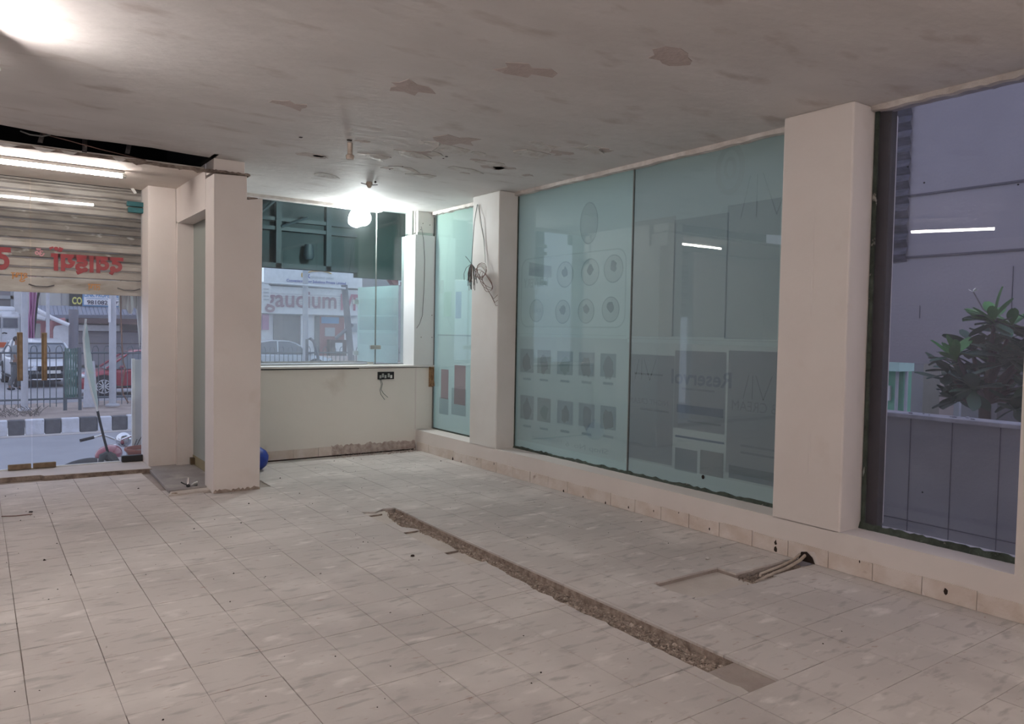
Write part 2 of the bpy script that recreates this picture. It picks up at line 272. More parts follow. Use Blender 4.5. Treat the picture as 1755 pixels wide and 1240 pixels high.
# ------------------------------------------------------------------ mesh builder
class MB:
    def __init__(s): s.v = []; s.f = []; s.sm = False
    def add(s, vs, fs):
        k = len(s.v); s.v += [tuple(p) for p in vs]; s.f += [tuple(i + k for i in q) for q in fs]; return s
    def box(s, x0, x1, y0, y1, z0, z1):
        return s.add([(x0, y0, z0), (x1, y0, z0), (x1, y1, z0), (x0, y1, z0), (x0, y0, z1), (x1, y0, z1), (x1, y1, z1), (x0, y1, z1)],
                     [(0, 3, 2, 1), (4, 5, 6, 7), (0, 1, 5, 4), (1, 2, 6, 5), (2, 3, 7, 6), (3, 0, 4, 7)])
    def poly(s, pts, e, cap=True):
        """closed polygon (3d points) extruded by vector e"""
        n = len(pts); e = Vector(e); a = [Vector(p) for p in pts]; b = [p + e for p in a]
        fs = [tuple(range(n))[::-1], tuple(range(n, 2 * n))] if cap else []
        return s.add(a + b, fs + [(i, (i + 1) % n, n + (i + 1) % n, n + i) for i in range(n)])
    def tube(s, pts, r, n=8, cap=True):
        pts = [Vector(p) for p in pts]; rs = r if isinstance(r, (list, tuple)) else [r] * len(pts)
        vs, fs = [], []; up = None
        for i, p in enumerate(pts):
            t = (pts[min(i + 1, len(pts) - 1)] - pts[max(i - 1, 0)]).normalized()
            if up is None: up = Vector((0, 0, 1)) if abs(t.z) < 0.9 else Vector((1, 0, 0))
            a = t.cross(up).normalized(); b = a.cross(t).normalized(); up = b
            for k in range(n):
                q = 2 * math.pi * k / n; vs.append(p + (a * math.cos(q) + b * math.sin(q)) * rs[i])
        for i in range(len(pts) - 1):
            for k in range(n):
                fs.append((i * n + k, i * n + (k + 1) % n, (i + 1) * n + (k + 1) % n, (i + 1) * n + k))
        if cap: fs += [tuple(range(n))[::-1], tuple(range(len(vs) - n, len(vs)))]
        s.sm = True; return s.add(vs, fs)
    def lathe(s, prof, c, axis=(0, 0, 1), n=24):
        """prof list of (r, h) along axis from c"""
        ax = Vector(axis).normalized(); u = ax.cross(Vector((1, 0, 0)) if abs(ax.x) < 0.9 else Vector((0, 1, 0))).normalized(); v = ax.cross(u)
        c = Vector(c); vs = []; fs = []
        for (r, h) in prof:
            for k in range(n):
                q = 2 * math.pi * k / n; vs.append(c + ax * h + (u * math.cos(q) + v * math.sin(q)) * r)
        for i in range(len(prof) - 1):
            for k in range(n): fs.append((i * n + k, i * n + (k + 1) % n, (i + 1) * n + (k + 1) % n, (i + 1) * n + k))
        fs += [tuple(range(n))[::-1], tuple(range(len(vs) - n, len(vs)))]
        s.sm = True; return s.add(vs, fs)
    def ball(s, c, r, sc=(1, 1, 1), n=16, m=10, lump=0.0, seed=1):
        rr = random.Random(seed); vs = [(c[0], c[1], c[2] - r * sc[2])]; fs = []
        for j in range(1, m):
            a = math.pi * j / m
            for k in range(n):
                q = 2 * math.pi * k / n; l = 1 + rr.uniform(-lump, lump)
                vs.append((c[0] + r * sc[0] * l * math.sin(a) * math.cos(q), c[1] + r * sc[1] * l * math.sin(a) * math.sin(q), c[2] - r * sc[2] * math.cos(a) * l))
        vs.append((c[0], c[1], c[2] + r * sc[2])); L = len(vs) - 1
        for k in range(n):
            fs.append((0, 1 + (k + 1) % n, 1 + k)); fs.append((L, L - n + k, L - n + (k + 1) % n))
        for j in range(m - 2):
            for k in range(n):
                a = 1 + j * n; fs.append((a + k, a + (k + 1) % n, a + n + (k + 1) % n, a + n + k))
        s.sm = True; return s.add(vs, fs)
    def build(s, name, m, parent=None, label=None, bevel=0.0, kind=None, smooth=None):
        me = bpy.data.meshes.new(name)
        off = Vector((0, 0, 0)); p = parent
        while p is not None: off += p.location; p = p.parent
        me.from_pydata([tuple(Vector(q) - off) for q in s.v], [], s.f); me.validate(); me.update()
        me.materials.append(M[m] if isinstance(m, str) else m)
        if s.sm if smooth is None else smooth:
            for q in me.polygons: q.use_smooth = True
            me.set_sharp_from_angle(angle=math.radians(40))
        o = bpy.data.objects.new(name, me); COL.objects.link(o)
        if parent is not None: o.parent = parent
        if label: o['label'] = label
        if kind: o['kind'] = kind
        if bevel:
            b = o.modifiers.new('bevel', 'BEVEL'); b.width = bevel; b.segments = 2; b.limit_method = 'ANGLE'
        return o
def box(*a): return MB().box(*a)
def thing(name, label, cat, loc=(0, 0, 0), group=None):
    o = bpy.data.objects.new(name, None); o.empty_display_size = 0.1; COL.objects.link(o); o.location = loc
    o['label'] = label; o['category'] = cat
    if group: o['group'] = group
    return o
def tag(o, label, cat, group=None):
    o['label'] = label; o['category'] = cat
    if group: o['group'] = group
    return o
def struct(name, loc=(0, 0, 0), label=None):
    o = bpy.data.objects.new(name, None); o.empty_display_size = 0.1; COL.objects.link(o); o.location = loc; o['kind'] = 'structure'
    if label: o['label'] = label
    return o
def recenter(o):
    """put a single-mesh thing's origin at its base"""
    me = o.data; xs = [v.co for v in me.vertices]
    c = Vector(((min(v.x for v in xs) + max(v.x for v in xs)) / 2, (min(v.y for v in xs) + max(v.y for v in xs)) / 2, min(v.z for v in xs)))
    for v in me.vertices: v.co -= c
    o.location = o.location + c; return o
def text(s, size, org, right, up, m, name='lettering', parent=None, mirror=False, width=None, bold=0.0, depth=0.002, shear=0.0, kind=None):
    """lettering as thin real geometry; org = centre of the line"""
    cu = bpy.data.curves.new('t', 'FONT'); cu.body = s; cu.size = 1.0; cu.align_x = 'CENTER'; cu.align_y = 'CENTER'; cu.offset = bold; cu.resolution_u = 3; cu.shear = shear
    to = bpy.data.objects.new('t', cu); COL.objects.link(to)
    dg = bpy.context.evaluated_depsgraph_get(); me = bpy.data.meshes.new_from_object(to.evaluated_get(dg)); bpy.data.objects.remove(to)
    vs = [v.co.copy() for v in me.vertices]; fs = [tuple(p.vertices) for p in me.polygons]
    x0 = min(v.x for v in vs); x1 = max(v.x for v in vs); y0 = min(v.y for v in vs); y1 = max(v.y for v in vs)
    sx = size if width is None else width / (x1 - x0); cxx = (x0 + x1) / 2; cyy = (y0 + y1) / 2
    right = Vector(right); up = Vector(up); nrm = right.cross(up); org = Vector(org)
    mb = MB(); mb.add([org + right * ((v.x - cxx) * sx * (-1 if mirror else 1)) + up * ((v.y - cyy) * size) for v in vs], fs)
    bpy.data.meshes.remove(me)
    return mb.build(name, m, parent)
XR, YR, ZU = Vector((1, 0, 0)), Vector((0, 1, 0)), Vector((0, 0, 1))

# =================================================================== ROOM
WX = 4.53; GX = 4.77; H = 3.0; SILL = 0.255
X0 = -2.6; YF = -2.6; YB = 8.45
# ---- trench and pit footprints
TJX = 0.46; TJY = 3.17; TS = 0.303
tr_l = [(2.2, 2.66), (3.0, 2.66), (3.43, 2.66), (3.6, 2.67), (3.95, 2.70), (4.1, 2.715), (4.4, 2.70), (4.6, 2.735), (4.9, 2.72), (5.05, 2.70), (5.15, 2.63), (5.3, 2.68), (5.5, 2.72), (5.66, 2.78), (5.75, 2.80)]
tr_r = [(2.2, 2.86), (3.43, 2.86), (4.0, 2.86), (4.8, 2.865), (5.3, 2.87), (5.6, 2.90), (5.75, 2.88)]
def lerp(t, y):
    if y <= t[0][0]: return t[0][1]
    for (a, b), (c, d_) in zip(t, t[1:]):
        if a <= y <= c: return b + (d_ - b) * (y - a) / (c - a)
    return t[-1][1]
TY0, TY1 = 2.2, 5.72
PX0, PX1, PY0, PY1 = 3.33, 3.92, 2.84, 3.17          # shallow recess with the tiles lifted
CHY0, CHY1 = 2.87, 3.02                                # channel with conduits to the wall

floor = struct('floor', (0, 0, 0), 'dusty pale tiled floor')
g = MB()
g.box(X0, 2.60, YF, 9.0, -0.2, -0.012)
g.box(2.60, 2.90, YF, TY0, -0.2, -0.012); g.box(2.60, 2.90, TY1 + 0.02, 9.0, -0.2, -0.012)
g.box(2.90, WX + 0.3, YF, PY0, -0.2, -0.012); g.box(2.90, WX + 0.3, PY1, 9.0, -0.2, -0.012)
g.box(2.90, PX0, PY0, PY1, -0.2, -0.012)
g.box(PX1, WX + 0.3, PY0, CHY0, -0.2, -0.012); g.box(PX1, WX + 0.3, CHY1, PY1, -0.2, -0.012)
g.box(2.6, 2.9, TY0, TY1 + 0.02, -0.2, -0.055)
g.build('screed_bed', 'grout', floor)
# trench walls in screed (ragged left side) and the pit bottoms
n = 60; vs = []; fs = []
for i in range(n + 1):
    y = TY0 + (TY1 - TY0) * i / n; a = lerp(tr_l, y) + random.uniform(-.012, .012)
    vs += [(2.585, y, -0.0122), (a, y, -0.0122), (a + 0.02, y, -0.06)]
for i in range(n): fs += [(3 * i, 3 * i + 1, 3 * i + 4, 3 * i + 3), (3 * i + 1, 3 * i + 2, 3 * i + 5, 3 * i + 4)]
MB().add(vs, fs).build('trench_left_edge', 'screed', floor)
vs = []; fs = []
for i in range(n + 1):
    y = TY0 + (TY1 - TY0) * i / n; a = lerp(tr_r, y) + random.uniform(-.002, .002)
    vs += [(2.905, y, -0.0125), (a, y, -0.0125), (a - 0.004, y, -0.06)]
for i in range(n): fs += [(3 * i, 3 * i + 3, 3 * i + 4, 3 * i + 1), (3 * i + 1, 3 * i + 4, 3 * i + 5, 3 * i + 2)]
MB().add(vs, fs).build('trench_right_edge', 'rubble', floor)
box(PX0, PX1, PY0, PY1, -0.2, -0.03).build('exposed_screed_patch', 'screed', floor)
box(PX1, WX + 0.02, CHY0, CHY1, -0.2, -0.05).build('channel_bed', 'rubble', floor)

# ---- tiles
SL = (1.40, 1.735, 7.20, 8.45)     # stone slab footprint
missing = set()
def cell(i, j): return (TJX + TS * i, TJY + TS * j)
bare = {(6, 3), (6, 4)}            # lifted tiles left of the trench (col 6: x 2.278..2.581), col 7 handled by clipping
tiles = []
imin = int(math.floor((X0 - TJX) / TS)); imax = int(math.ceil((WX - TJX) / TS)); jmin = int(math.floor((YF - TJY) / TS)); jmax = int(math.ceil((8.45 - TJY) / TS))
G_ = 0.0016
gapj = random.Random(77)
for i in range(imin, imax + 1):
    for j in range(jmin, jmax + 1):
        x, y = cell(i, j); e4 = [gapj.choice((.0008, .0014, .0020, .0026)) for _ in range(4)]
        x0, x1, y0, y1 = max(x + e4[0], X0), min(x + TS - e4[1], WX - 0.002), max(y + e4[2], YF), min(y + TS - e4[3], YB - 0.002)
        if x1 - x0 < 0.02 or y1 - y0 < 0.02: continue
        if x0 >= SL[0] - 0.16 and x1 <= SL[1] + 0.3 and y0 > SL[2] and y1 < SL[3] and x0 < 1.7: continue
        if 1.72 < (x0 + x1) / 2 < 2.16 and 7.05 < (y0 + y1) / 2 < 7.6: continue
        if y1 > 8.42 and x0 < 1.4: y1 = min(y1, 8.42)
        polys = [[(x0, y0), (x1, y0), (x1, y1), (x0, y1)]]
        if i == 7 and y1 > TY0 and y0 < TY1 + 0.05:      # the trench column
            polys = []
            if (j in (3, 4, 5, 7)):      # lifted: exposes the pale screed
                pass
            else:
                k = 6; pl = [(x0, y1), (x0, y0)] + [(min(lerp(tr_l, y0 + (y1 - y0) * q / k) + random.uniform(-.012, .012), x1), y0 + (y1 - y0) * q / k) for q in range(k + 1)]
                polys.append(pl)
            rx = [(lerp(tr_r, y0 + (y1 - y0) * q / 3), y0 + (y1 - y0) * q / 3) for q in range(4)]
            if x1 - rx[0][0] > 0.006: polys.append([(x1, y0), (x1, y1)] + rx[::-1])
            if y0 < TY1 < y1:
                polys = [[(x0, TY1 + .02), (x0 + .1, TY1 - .04), (x0 + .2, TY1 + .03), (x1, TY1 + .01), (x1, y1), (x0, y1)]]
        # pit and channel
        def clip(lo, hi, c0, c1):
            return lo < c1 and hi > c0
        if clip(x0, x1, PX0, PX1) and clip(y0, y1, PY0, PY1):
            polys = []
            if x0 < PX0 - .02: polys.append([(x0, y0), (PX0 + .03, y0), (PX0 - .01, (y0 + y1) / 2), (PX0, y1), (x0, y1)])
            if y0 < PY0 - .02: polys.append([(max(x0, PX0), y0), (x1, y0), (x1, PY0 + random.uniform(-.01, .02)), ((x0 + x1) / 2, PY0 + random.uniform(-.02, .02)), (max(x0, PX0), PY0)])
            if x1 > PX1 + .02 and y1 > CHY1: polys.append([(PX1, CHY1), (x1, CHY1), (x1, y1), (PX1, y1)])
        elif clip(x0, x1, PX1, 9) and clip(y0, y1, CHY0, CHY1):
            polys = []
            r1 = lambda: random.uniform(-.012, .012)
            if y0 < CHY0: polys.append([(x0, y0), (x1, y0), (x1, CHY0 + r1()), (x0 * .4 + x1 * .6, CHY0 + r1()), (x0 * .7 + x1 * .3, CHY0 + r1()), (x0, CHY0 + r1())])
            if y1 > CHY1: polys.append([(x0, y1), (x0, CHY1 + r1()), (x0 * .7 + x1 * .3, CHY1 + r1()), (x0 * .4 + x1 * .6, CHY1 + r1()), (x1, CHY1 + r1()), (x1, y1)])
        for pl in polys:
            a = 0.0; px = [proj((p[0], p[1], 0)) for p in pl]
            if all(px) and any(-20 < q[0] < 1775 and -20 < q[1] < 1260 for q in px):
                a = abs(sum(px[k][0] * px[(k + 1) % len(px)][1] - px[(k + 1) % len(px)][0] * px[k][1] for k in range(len(px)))) / 2
            tiles.append((a, pl))
tiles.sort(key=lambda t: -t[0])
rest = MB(); cache = {}
for k, (a, pl) in enumerate(tiles):
    dz = random.uniform(-0.0006, 0.0003)
    if k < 295:
        cx_ = sum(p[0] for p in pl) / len(pl); cy_ = sum(p[1] for p in pl) / len(pl)
        key = None
        if len(pl) == 4: key = (round(pl[1][0] - pl[0][0], 4), round(pl[2][1] - pl[1][1], 4))
        if key is not None and key in cache: me = cache[key]
        else:
            b_ = MB().poly([(p[0] - cx_, p[1] - cy_, -0.0122) for p in pl], (0, 0, 0.0122)); me = bpy.data.meshes.new('tile'); me.from_pydata(b_.v, [], b_.f); me.update()
            me.materials.append(M['tile%d' % random.randrange(3)])
            if key is not None: cache[key] = me
        o = bpy.data.objects.new('tile', me); COL.objects.link(o); o.parent = floor; o.location = (cx_, cy_, dz)
        o.rotation_euler = (random.uniform(-.0012, .0012), random.uniform(-.0012, .0012), 0)
    else:
        rest.poly([(p[0], p[1], -0.0122 + dz) for p in pl], (0, 0, 0.0122))
rest.build('distant_tiles', 'tile0', floor, kind='stuff')

g = MB()  # brown plates give the shaded lip below each lifted-tile edge
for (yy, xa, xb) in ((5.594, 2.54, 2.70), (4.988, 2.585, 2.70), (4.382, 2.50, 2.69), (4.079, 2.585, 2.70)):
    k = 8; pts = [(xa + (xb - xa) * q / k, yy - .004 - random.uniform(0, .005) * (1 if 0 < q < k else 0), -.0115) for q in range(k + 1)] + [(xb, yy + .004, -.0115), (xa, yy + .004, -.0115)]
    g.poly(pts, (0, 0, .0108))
g.build('lifted_tile_shade', 'lip', floor, label='dark brown strips painted as edge shade where tiles were lifted')
# ---- walls
wr = struct('wall_right', (WX, 4, 0), 'cream painted right wall with deep windows')
box(WX, GX + 0.30, YF, 1.69, 0, H).build('wall_panel', 'wall', wr)
box(WX, GX + 0.18, 1.69, 8.45, 0, SILL - 0.004).build('window_ledge', 'wall', wr)
box(WX, GX + 0.30, 2.695, 3.205, SILL - .02, H).build('pier', 'wall', wr, bevel=0.012)
box(WX, GX + 0.30, 6.645, 7.18, SILL - .02, H).build('pier', 'wallwhite', wr, bevel=0.012, label='white-lit pier')  # whiter colour carries the bulb's light on this pier
g = MB()
for (a, b) in ((3.205, 6.645), (7.18, 8.45), (1.69, 2.695)):
    n = 28; vs = []; fs = []
    for k in range(n + 1):
        y = a + (b - a) * k / n; z = H - 0.03 - random.uniform(0, 0.012)
        vs += [(GX - .05, y, H), (GX - .05, y, z), (GX + .06, y, z), (GX + .06, y, H)]
    for k in range(n):
        for q in range(4): fs.append((4 * k + q, 4 * k + (q + 1) % 4, 4 * k + 4 + (q + 1) % 4, 4 * k + 4 + q))
    fs += [(0, 1, 2, 3), (4 * n + 3, 4 * n + 2, 4 * n + 1, 4 * n)]
    g.add(vs, fs)
g.build('plaster_strip', 'whitetrim', wr, label='ragged white plaster strip over the glass')
# soft patches of filler on piers
for (y, z, ry, rz) in ((2.93, .72, .012, .22), (2.95, 2.0, .010, .5)):
    MB().ball((WX + 0.004, y, z), 1.0, (0.0065, ry, rz), 20, 16).build('filler_bulge', 'wall', wr)
# skirting tiles, right wall
sk = struct('baseboard_right', (WX, 4, 0), 'painted skirting tiles with cracked joints')
y = 8.40; k = 0
while y > 1.2:
    y1 = y; y0 = y - 0.297 - random.uniform(-.004, .004)
    h = 0.108 + random.uniform(-.006, .006)
    c = random.choice([0, 0, 1, 2])
    pts = [(WX - .008, y0 + .003, 0.002), (WX - .008, y1 - .003, 0.002)]
    if c == 1: pts[1] = (WX - .008, y1 - .022, 0.002); pts.insert(2, (WX - .008, y1 - .003, .03))
    pts += [(WX - .008, y1 - .003 - (0.012 if c == 2 else 0), h), (WX - .008, (y0 + y1) / 2, h + random.uniform(-.006, .004)), (WX - .008, y0 + .003, h)]
    if c == 2: pts.insert(-1, (WX - .008, y0 + .03, h - .002))
    if not (2.80 < (y0 + y1) / 2 < 3.05):
        MB().poly(pts, (0.0075, 0, 0)).build('skirting_tile', 'skirt', sk)
    else:
        MB().poly([(WX - .008, y0 + .003, .002), (WX - .008, y0 + .06, .002), (WX - .008, y0 + .10, .085), (WX - .008, y1 - .1, .06), (WX - .008, y1 - .08, .002), (WX - .008, y1 - .003, .002), (WX - .008, y1 - .003, h), (WX - .008, y0 + .003, h)], (0.0075, 0, 0)).build('skirting_tile', 'skirt', sk, label='broken skirting tile round the conduit hole')
    y = y0; k += 1
# dark chips and holes at the joints
g = MB()
for (yy, zz, s_) in ((4.90, .012, .014), (5.20, .01, .010), (5.48, .01, .02), (4.61, .03, .012), (4.32, .06, .010), (3.16, .075, .018), (3.16, .025, .022), (2.03, .06, .02), (7.52, .012, .025), (7.33, .01, .014), (3.74, .04, .012), (2.55, .10, .008), (4.05, .10, .007), (6.66, .09, .012), (7.0, .09, .01)):
    p = [(WX - .0095, yy + s_ * math.cos(q) * random.uniform(.4, 1) * .7, max(zz + s_ * math.sin(q) * random.uniform(.6, 1.4), .002)) for q in [2 * math.pi * t / 7 for t in range(7)]]
    g.poly(p, (0.004, 0, 0))
g.build('chipped_hole', 'hole', sk, label='dark chipped holes at the joints', kind='stuff')
MB().poly([(WX - .006, 2.86, .0), (WX - .006, 3.0, .0), (WX - .006, 2.965, .055), (WX - .006, 2.94, .10), (WX - .006, 2.925, .07), (WX - .006, 2.88, .04)], (0.004, 0, 0)).build('conduit_hole', 'hole', sk, label='brown hole where the conduits enter the wall')

# back half wall
wb = struct('wall_back', (3.3, YB, 0), 'pale half wall under the back window')
box(2.0, 4.95, YB, YB + 0.30, 0, 1.035).build('half_wall', 'wallgrey', wb)
box(4.515, 4.53, YB - .002, YB + .01, .26, 1.03).build('edge_stain', 'wall', wb)
g = MB().box(2.0, 4.77, YB - .035, YB + 0.32, 1.045, 1.068)
g.build('ledge_slab', 'ledge', wb, bevel=.003, label='thin white ledge slab')
box(2.0, 3.75, YB - .01, YB + .1, 1.03, 1.0452).build('ledge_shadow_strip', 'black', wb, label='black strip for the shadowed gap under the ledge')  # shadow under the slab overhang, put in as a black strip
bb = struct('baseboard_back', (3.3, YB, 0), 'painted skirting along the back half wall')
x = 2.05
while x < 4.5:
    x1 = x + .30
    if x < 3.35: MB().box(x + .002, min(x1, 3.42) - .002, YB - .009, YB - .001, .012, .118 + random.uniform(-.004, .004)).build('skirting_tile', 'skirt', bb)
    x = x1
n = 44; vs = []; fs = []
for i in range(n + 1):
    x = 3.41 + (4.52 - 3.41) * i / n; t = .128 + .008 * math.sin(i * .7) + random.uniform(-.018, .010)
    vs += [(x, YB - .016 - random.uniform(0, .006), 0.012 + random.uniform(0, .012)), (x, YB - .012 - random.uniform(0, .008), t * .5), (x, YB - .002, t)]
for i in range(n):
    for q in range(2): fs.append((3 * i + q, 3 * i + 3 + q, 3 * i + 4 + q, 3 * i + 1 + q))
MB().add(vs, fs).build('broken_plaster_band', 'rawplaster', bb, label='strip of broken raw plaster')
box(2.0, 4.5, YB - .012, YB, -.005, .013).build('floor_gap', 'hole', bb, label='dark gap along the floor')

# white boxed column in the back corner
bc = struct('trim_1', (4.62, 8.5, 1.07), 'white laminate boxed column in the back corner')
box(4.48, 4.765, YB - .02, 8.80, 1.068, 2.70).build('lower_casing', 'wbox', bc, bevel=.003)
box(4.53, 4.76, YB + .01, 8.80, 2.735, 3.10).build('upper_casing', 'wallwhite', bc, bevel=.003)
box(4.52, 4.75, YB + .0, 8.78, 2.70, 2.735).build('joint_strip', 'steel', bc)
box(4.475, 4.505, YB + .06, YB + .09, 2.70, 3.0).build('metal_channel', 'steel', bc)
for (x, z) in ((4.60, 2.85), (4.70, 2.84), (4.57, 2.77), (4.58, 1.42), (4.735, 1.42), (4.73, 1.70)):
    MB().lathe([(.006, 0), (.005, .004)], (x, YB - .021 if z < 2.7 else YB + .009, z), (0, -1, 0), 8).build('screw', 'darkmetal', bc)

# ---- left: pillar, niche, entrance
pil = struct('trim_2', (1.94, 7.2, 0), 'big cream square pillar')
MB().poly([(1.735, 7.05, 0), (2.15, 7.05, 0), (2.165, 7.05, 2.69), (2.025, 7.05, 2.665), (2.022, 7.05, 2.875), (1.735, 7.05, 2.862)], (0, 0.31, 0)).build('pillar_shaft', 'wall', pil, bevel=.006)
g = MB()
n = 24; vs = []; fs = []
for i in range(n + 1):
    x = 1.735 + .415 * i / n; t = .022 + random.uniform(-.014, .014)
    vs += [(x, 7.046, 0.0), (x, 7.046, t), (x, 7.05, t + .002)]
for i in range(n):
    for q in range(2): fs.append((3 * i + q, 3 * i + 3 + q, 3 * i + 4 + q, 3 * i + 1 + q))
g.add(vs, fs).build('broken_base', 'rubble', pil, label='chipped brown base edge')
n = 20; vs = []; fs = []
for i in range(n + 1):
    x = 1.70 + .345 * i / n
    vs += [(x, 7.03 - random.uniform(0, .02), 2.878 + random.uniform(-.006, .006)), (x, 7.04, 2.893 + random.uniform(-.004, .006)), (x, 7.12, 2.893), (x, 7.12, 2.872)]
for i in range(n):
    for q in range(4): fs.append((4 * i + q, 4 * i + 4 + q, 4 * i + 4 + (q + 1) % 4, 4 * i + (q + 1) % 4))
MB().add(vs, fs).build('ragged_plaster_lip', 'lip', pil)
box(1.735, 2.005, 7.06, 7.34, 2.885, 3.0).build('pillar_cap', 'wall', pil, bevel=.006)
box(2.03, 2.12, 7.052, 7.2, 2.672, 2.69).build('chipped_ledge', 'lip', pil)

wl = struct('wall_left', (1.74, 8, 0), 'cream wall with a tall recessed niche')
box(1.735, 1.98, 7.36, 8.60, 2.585, 3.0).build('lintel', 'wall', wl)
box(1.735, 2.05, 8.54, 9.0, 0, 2.60).build('niche_jamb', 'wall', wl)
box(1.465, 1.735, 8.60, 9.02, 0, 3.0).build('pilaster', 'wall', wl, bevel=.004)
box(1.735, 2.05, 8.595, 9.0, 2.55, 3.0).build('wall_panel', 'wall', wl)
box(1.96, 2.06, 7.36, 8.56, 0, 3.0).build('niche_back', 'wall', wl)
box(1.895, 1.9, 7.30, 8.54, 0.13, 2.585).build('niche_glass', 'film_niche', wl, label='grey green glass sheet in the niche')
box(1.89, 1.9, 7.30, 8.54, 0.03, 0.13).build('niche_footing', mat('olive_stained_footing', (0.28, 0.24, 0.15), .8), wl)
box(1.85, 1.892, 8.44, 8.50, .04, .11).build('patch_fitting', 'bronzed', wl)
# other walls out of frame
wq = struct('wall_front', (1, YF, 0), 'cream wall behind the viewer')
box(X0 - .2, WX + .3, YF - .2, YF, 0, H).build('wall_panel', 'wall', wq)
wo_ = struct('wall_side', (X0, 3, 0), 'cream side wall left of the viewer')
box(X0 - .2, X0, YF, 9.0, 0, H).build('wall_panel', 'wall', wo_)

# ceiling
ce = struct('ceiling', (1, 3, H), 'peeling white plaster ceiling')
edge = [(-2.6, 6.6), (-.4, 6.7), (.1, 6.95), (.30, 7.0), (.54, 7.08), (.9, 7.03), (1.22, 7.015), (1.5, 7.06), (1.735, 7.08), (2.0, 7.06), (2.005, 8.80), (4.95, 8.80), (4.95, YF), (-2.6, YF)]
MB().poly([(x, y, H) for x, y in edge], (0, 0, 0.08)).build('ceiling_slab', 'ceil', ce)
g = MB(); rr = random.Random(3)
spots = [onz(x, y, H) for x, y in ((745, 262), (770, 255), (640, 268), (800, 290), (905, 262), (690, 290), (930, 250), (740, 245), (700, 262), (845, 280), (560, 300), (1010, 255), (720, 300), (820, 262))]
for p in spots:
    a = rr.uniform(.05, .14); m_ = 9
    pts = []
    for k in range(m_):
        q = 2 * math.pi * k / m_; rad = a * rr.uniform(.35, 1.1); pts.append((p[0] + rad * 1.6 * math.cos(q), p[1] + rad * math.sin(q), H - .0045 - (0.012 if k in (0, 1) else 0)))
    g.poly(pts, (0, 0, 0.004))
g.build('paint_flakes', 'flake', ce, kind='stuff', label='curled flakes of peeling paint')
g = MB()
for x, y, s_ in ((600, 240, .03), (668, 290, .012), (732, 268, .010), (928, 266, .014), (516, 235, .02), (765, 268, .02), (760, 271, .012), (690, 285, .008)):
    p = onz(x, y, H)
    g.poly([(p[0] + s_ * random.uniform(.4, 1) * math.cos(q), p[1] + s_ * random.uniform(.4, 1) * math.sin(q), H - .003) for q in [2 * math.pi * t / 8 for t in range(8)]], (0, 0, .003))
g.build('drill_holes', 'hole', ce, kind='stuff', label='small dark holes in the plaster')
g = MB(); rr = random.Random(21)
for x, y, a in ((538, 266, .16), (552, 268, .08), (664, 288, .07), (785, 240, .22), (722, 262, .14), (845, 286, .15), (862, 288, .12), (798, 296, .06), (820, 275, .08), (905, 300, .07), (960, 262, .12), (625, 243, .08), (1040, 258, .1), (700, 150, .2), (900, 120, .18), (500, 180, .15), (1150, 100, .2)):
    p = onz(x, y, H); pts = []
    for k in range(13):
        q = 2 * math.pi * k / 13; rad = a * rr.uniform(.35, 1.15); pts.append((p[0] + rad * math.cos(q), p[1] + rad * .75 * math.sin(q), H - .0022))
    g.poly(pts, (0, 0, .0022))
g.build('bare_plaster_scar', 'scar', ce, kind='stuff', label='pinkish bare plaster scars where paint came off')
p = onz(600, 245, H); MB().lathe([(.022, 0), (.02, -.09), (.035, -.10), (.03, -.13)], p + Vector((0, 0, .0)), (0, 0, 1), 14).build('fan_rod_stub', 'pipe', ce)
# void over the entrance
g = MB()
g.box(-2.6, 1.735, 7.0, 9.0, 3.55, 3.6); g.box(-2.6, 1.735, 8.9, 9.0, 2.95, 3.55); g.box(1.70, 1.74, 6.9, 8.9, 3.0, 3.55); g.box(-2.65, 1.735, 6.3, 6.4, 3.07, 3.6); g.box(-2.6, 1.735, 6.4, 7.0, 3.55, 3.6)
g.build('dark_void', 'void', ce, label='void over the entrance, coloured black for its deep shade')
for (x, y, dx) in ((0.42, 7.25, .14), (1.05, 7.22, .12), (0.75, 7.4, .02)):
    MB().poly([(x, y, 2.965), (x + .035, y, 2.965), (x + .035 + dx, y, 3.55), (x + dx, y, 3.55)], (0, .02, 0)).build('hanger_strap', 'darkmetal', ce)
MB().tube([(0.45, 7.18, 3.02), (.62, 7.12, 2.985), (.85, 7.12, 2.95), (1.2, 7.15, 2.915)], .004, 5).build('loose_wire', 'wirebrown', ce)
MB().tube([(0.3, 7.14, 3.01), (.36, 7.1, 2.985), (.44, 7.1, 2.985), (.5, 7.12, 3.01)], .006, 5).build('loose_wire', 'steel', ce)
# soffit
so = struct('trim_3', (-.5, 8, 2.9), 'plastered soffit over the entrance with a broken front edge')
n = 70; vs = []; fs = []
for i in range(n + 1):
    x = -2.6 + (1.76 + 2.6) * i / n; yf = 7.06 + random.uniform(-.02, .02)
    zf = 2.868
    vs += [(x, 7.42, 2.938), (x, yf + .03, zf), (x, yf, zf + .012 + random.uniform(-.008, .008)), (x, yf + .01, zf + .028 + random.uniform(-.006, .006)), (x, 7.6, 2.975)]
for i in range(n):
    fs.append((5 * i, 5 * i + 1, 5 * i + 6, 5 * i + 5))
    fs.append((5 * i + 3, 5 * i + 4, 5 * i + 9, 5 * i + 8))
MB().add(vs, fs).build('soffit_slope', 'soffit', so)
MB().poly([(-2.6, 7.42, 2.938), (-2.6, 8.96, 2.95), (-2.6, 8.96, 2.985), (-2.6, 7.42, 2.975)], (4.36, 0, 0)).build('soffit_plaster', 'soffit', so)
fs = []
for i in range(n):
    fs += [(5 * i + 1, 5 * i + 2, 5 * i + 7, 5 * i + 6), (5 * i + 2, 5 * i + 3, 5 * i + 8, 5 * i + 7)]
MB().add(vs, fs).build('broken_front_edge', 'lip', so)
rr = random.Random(9)
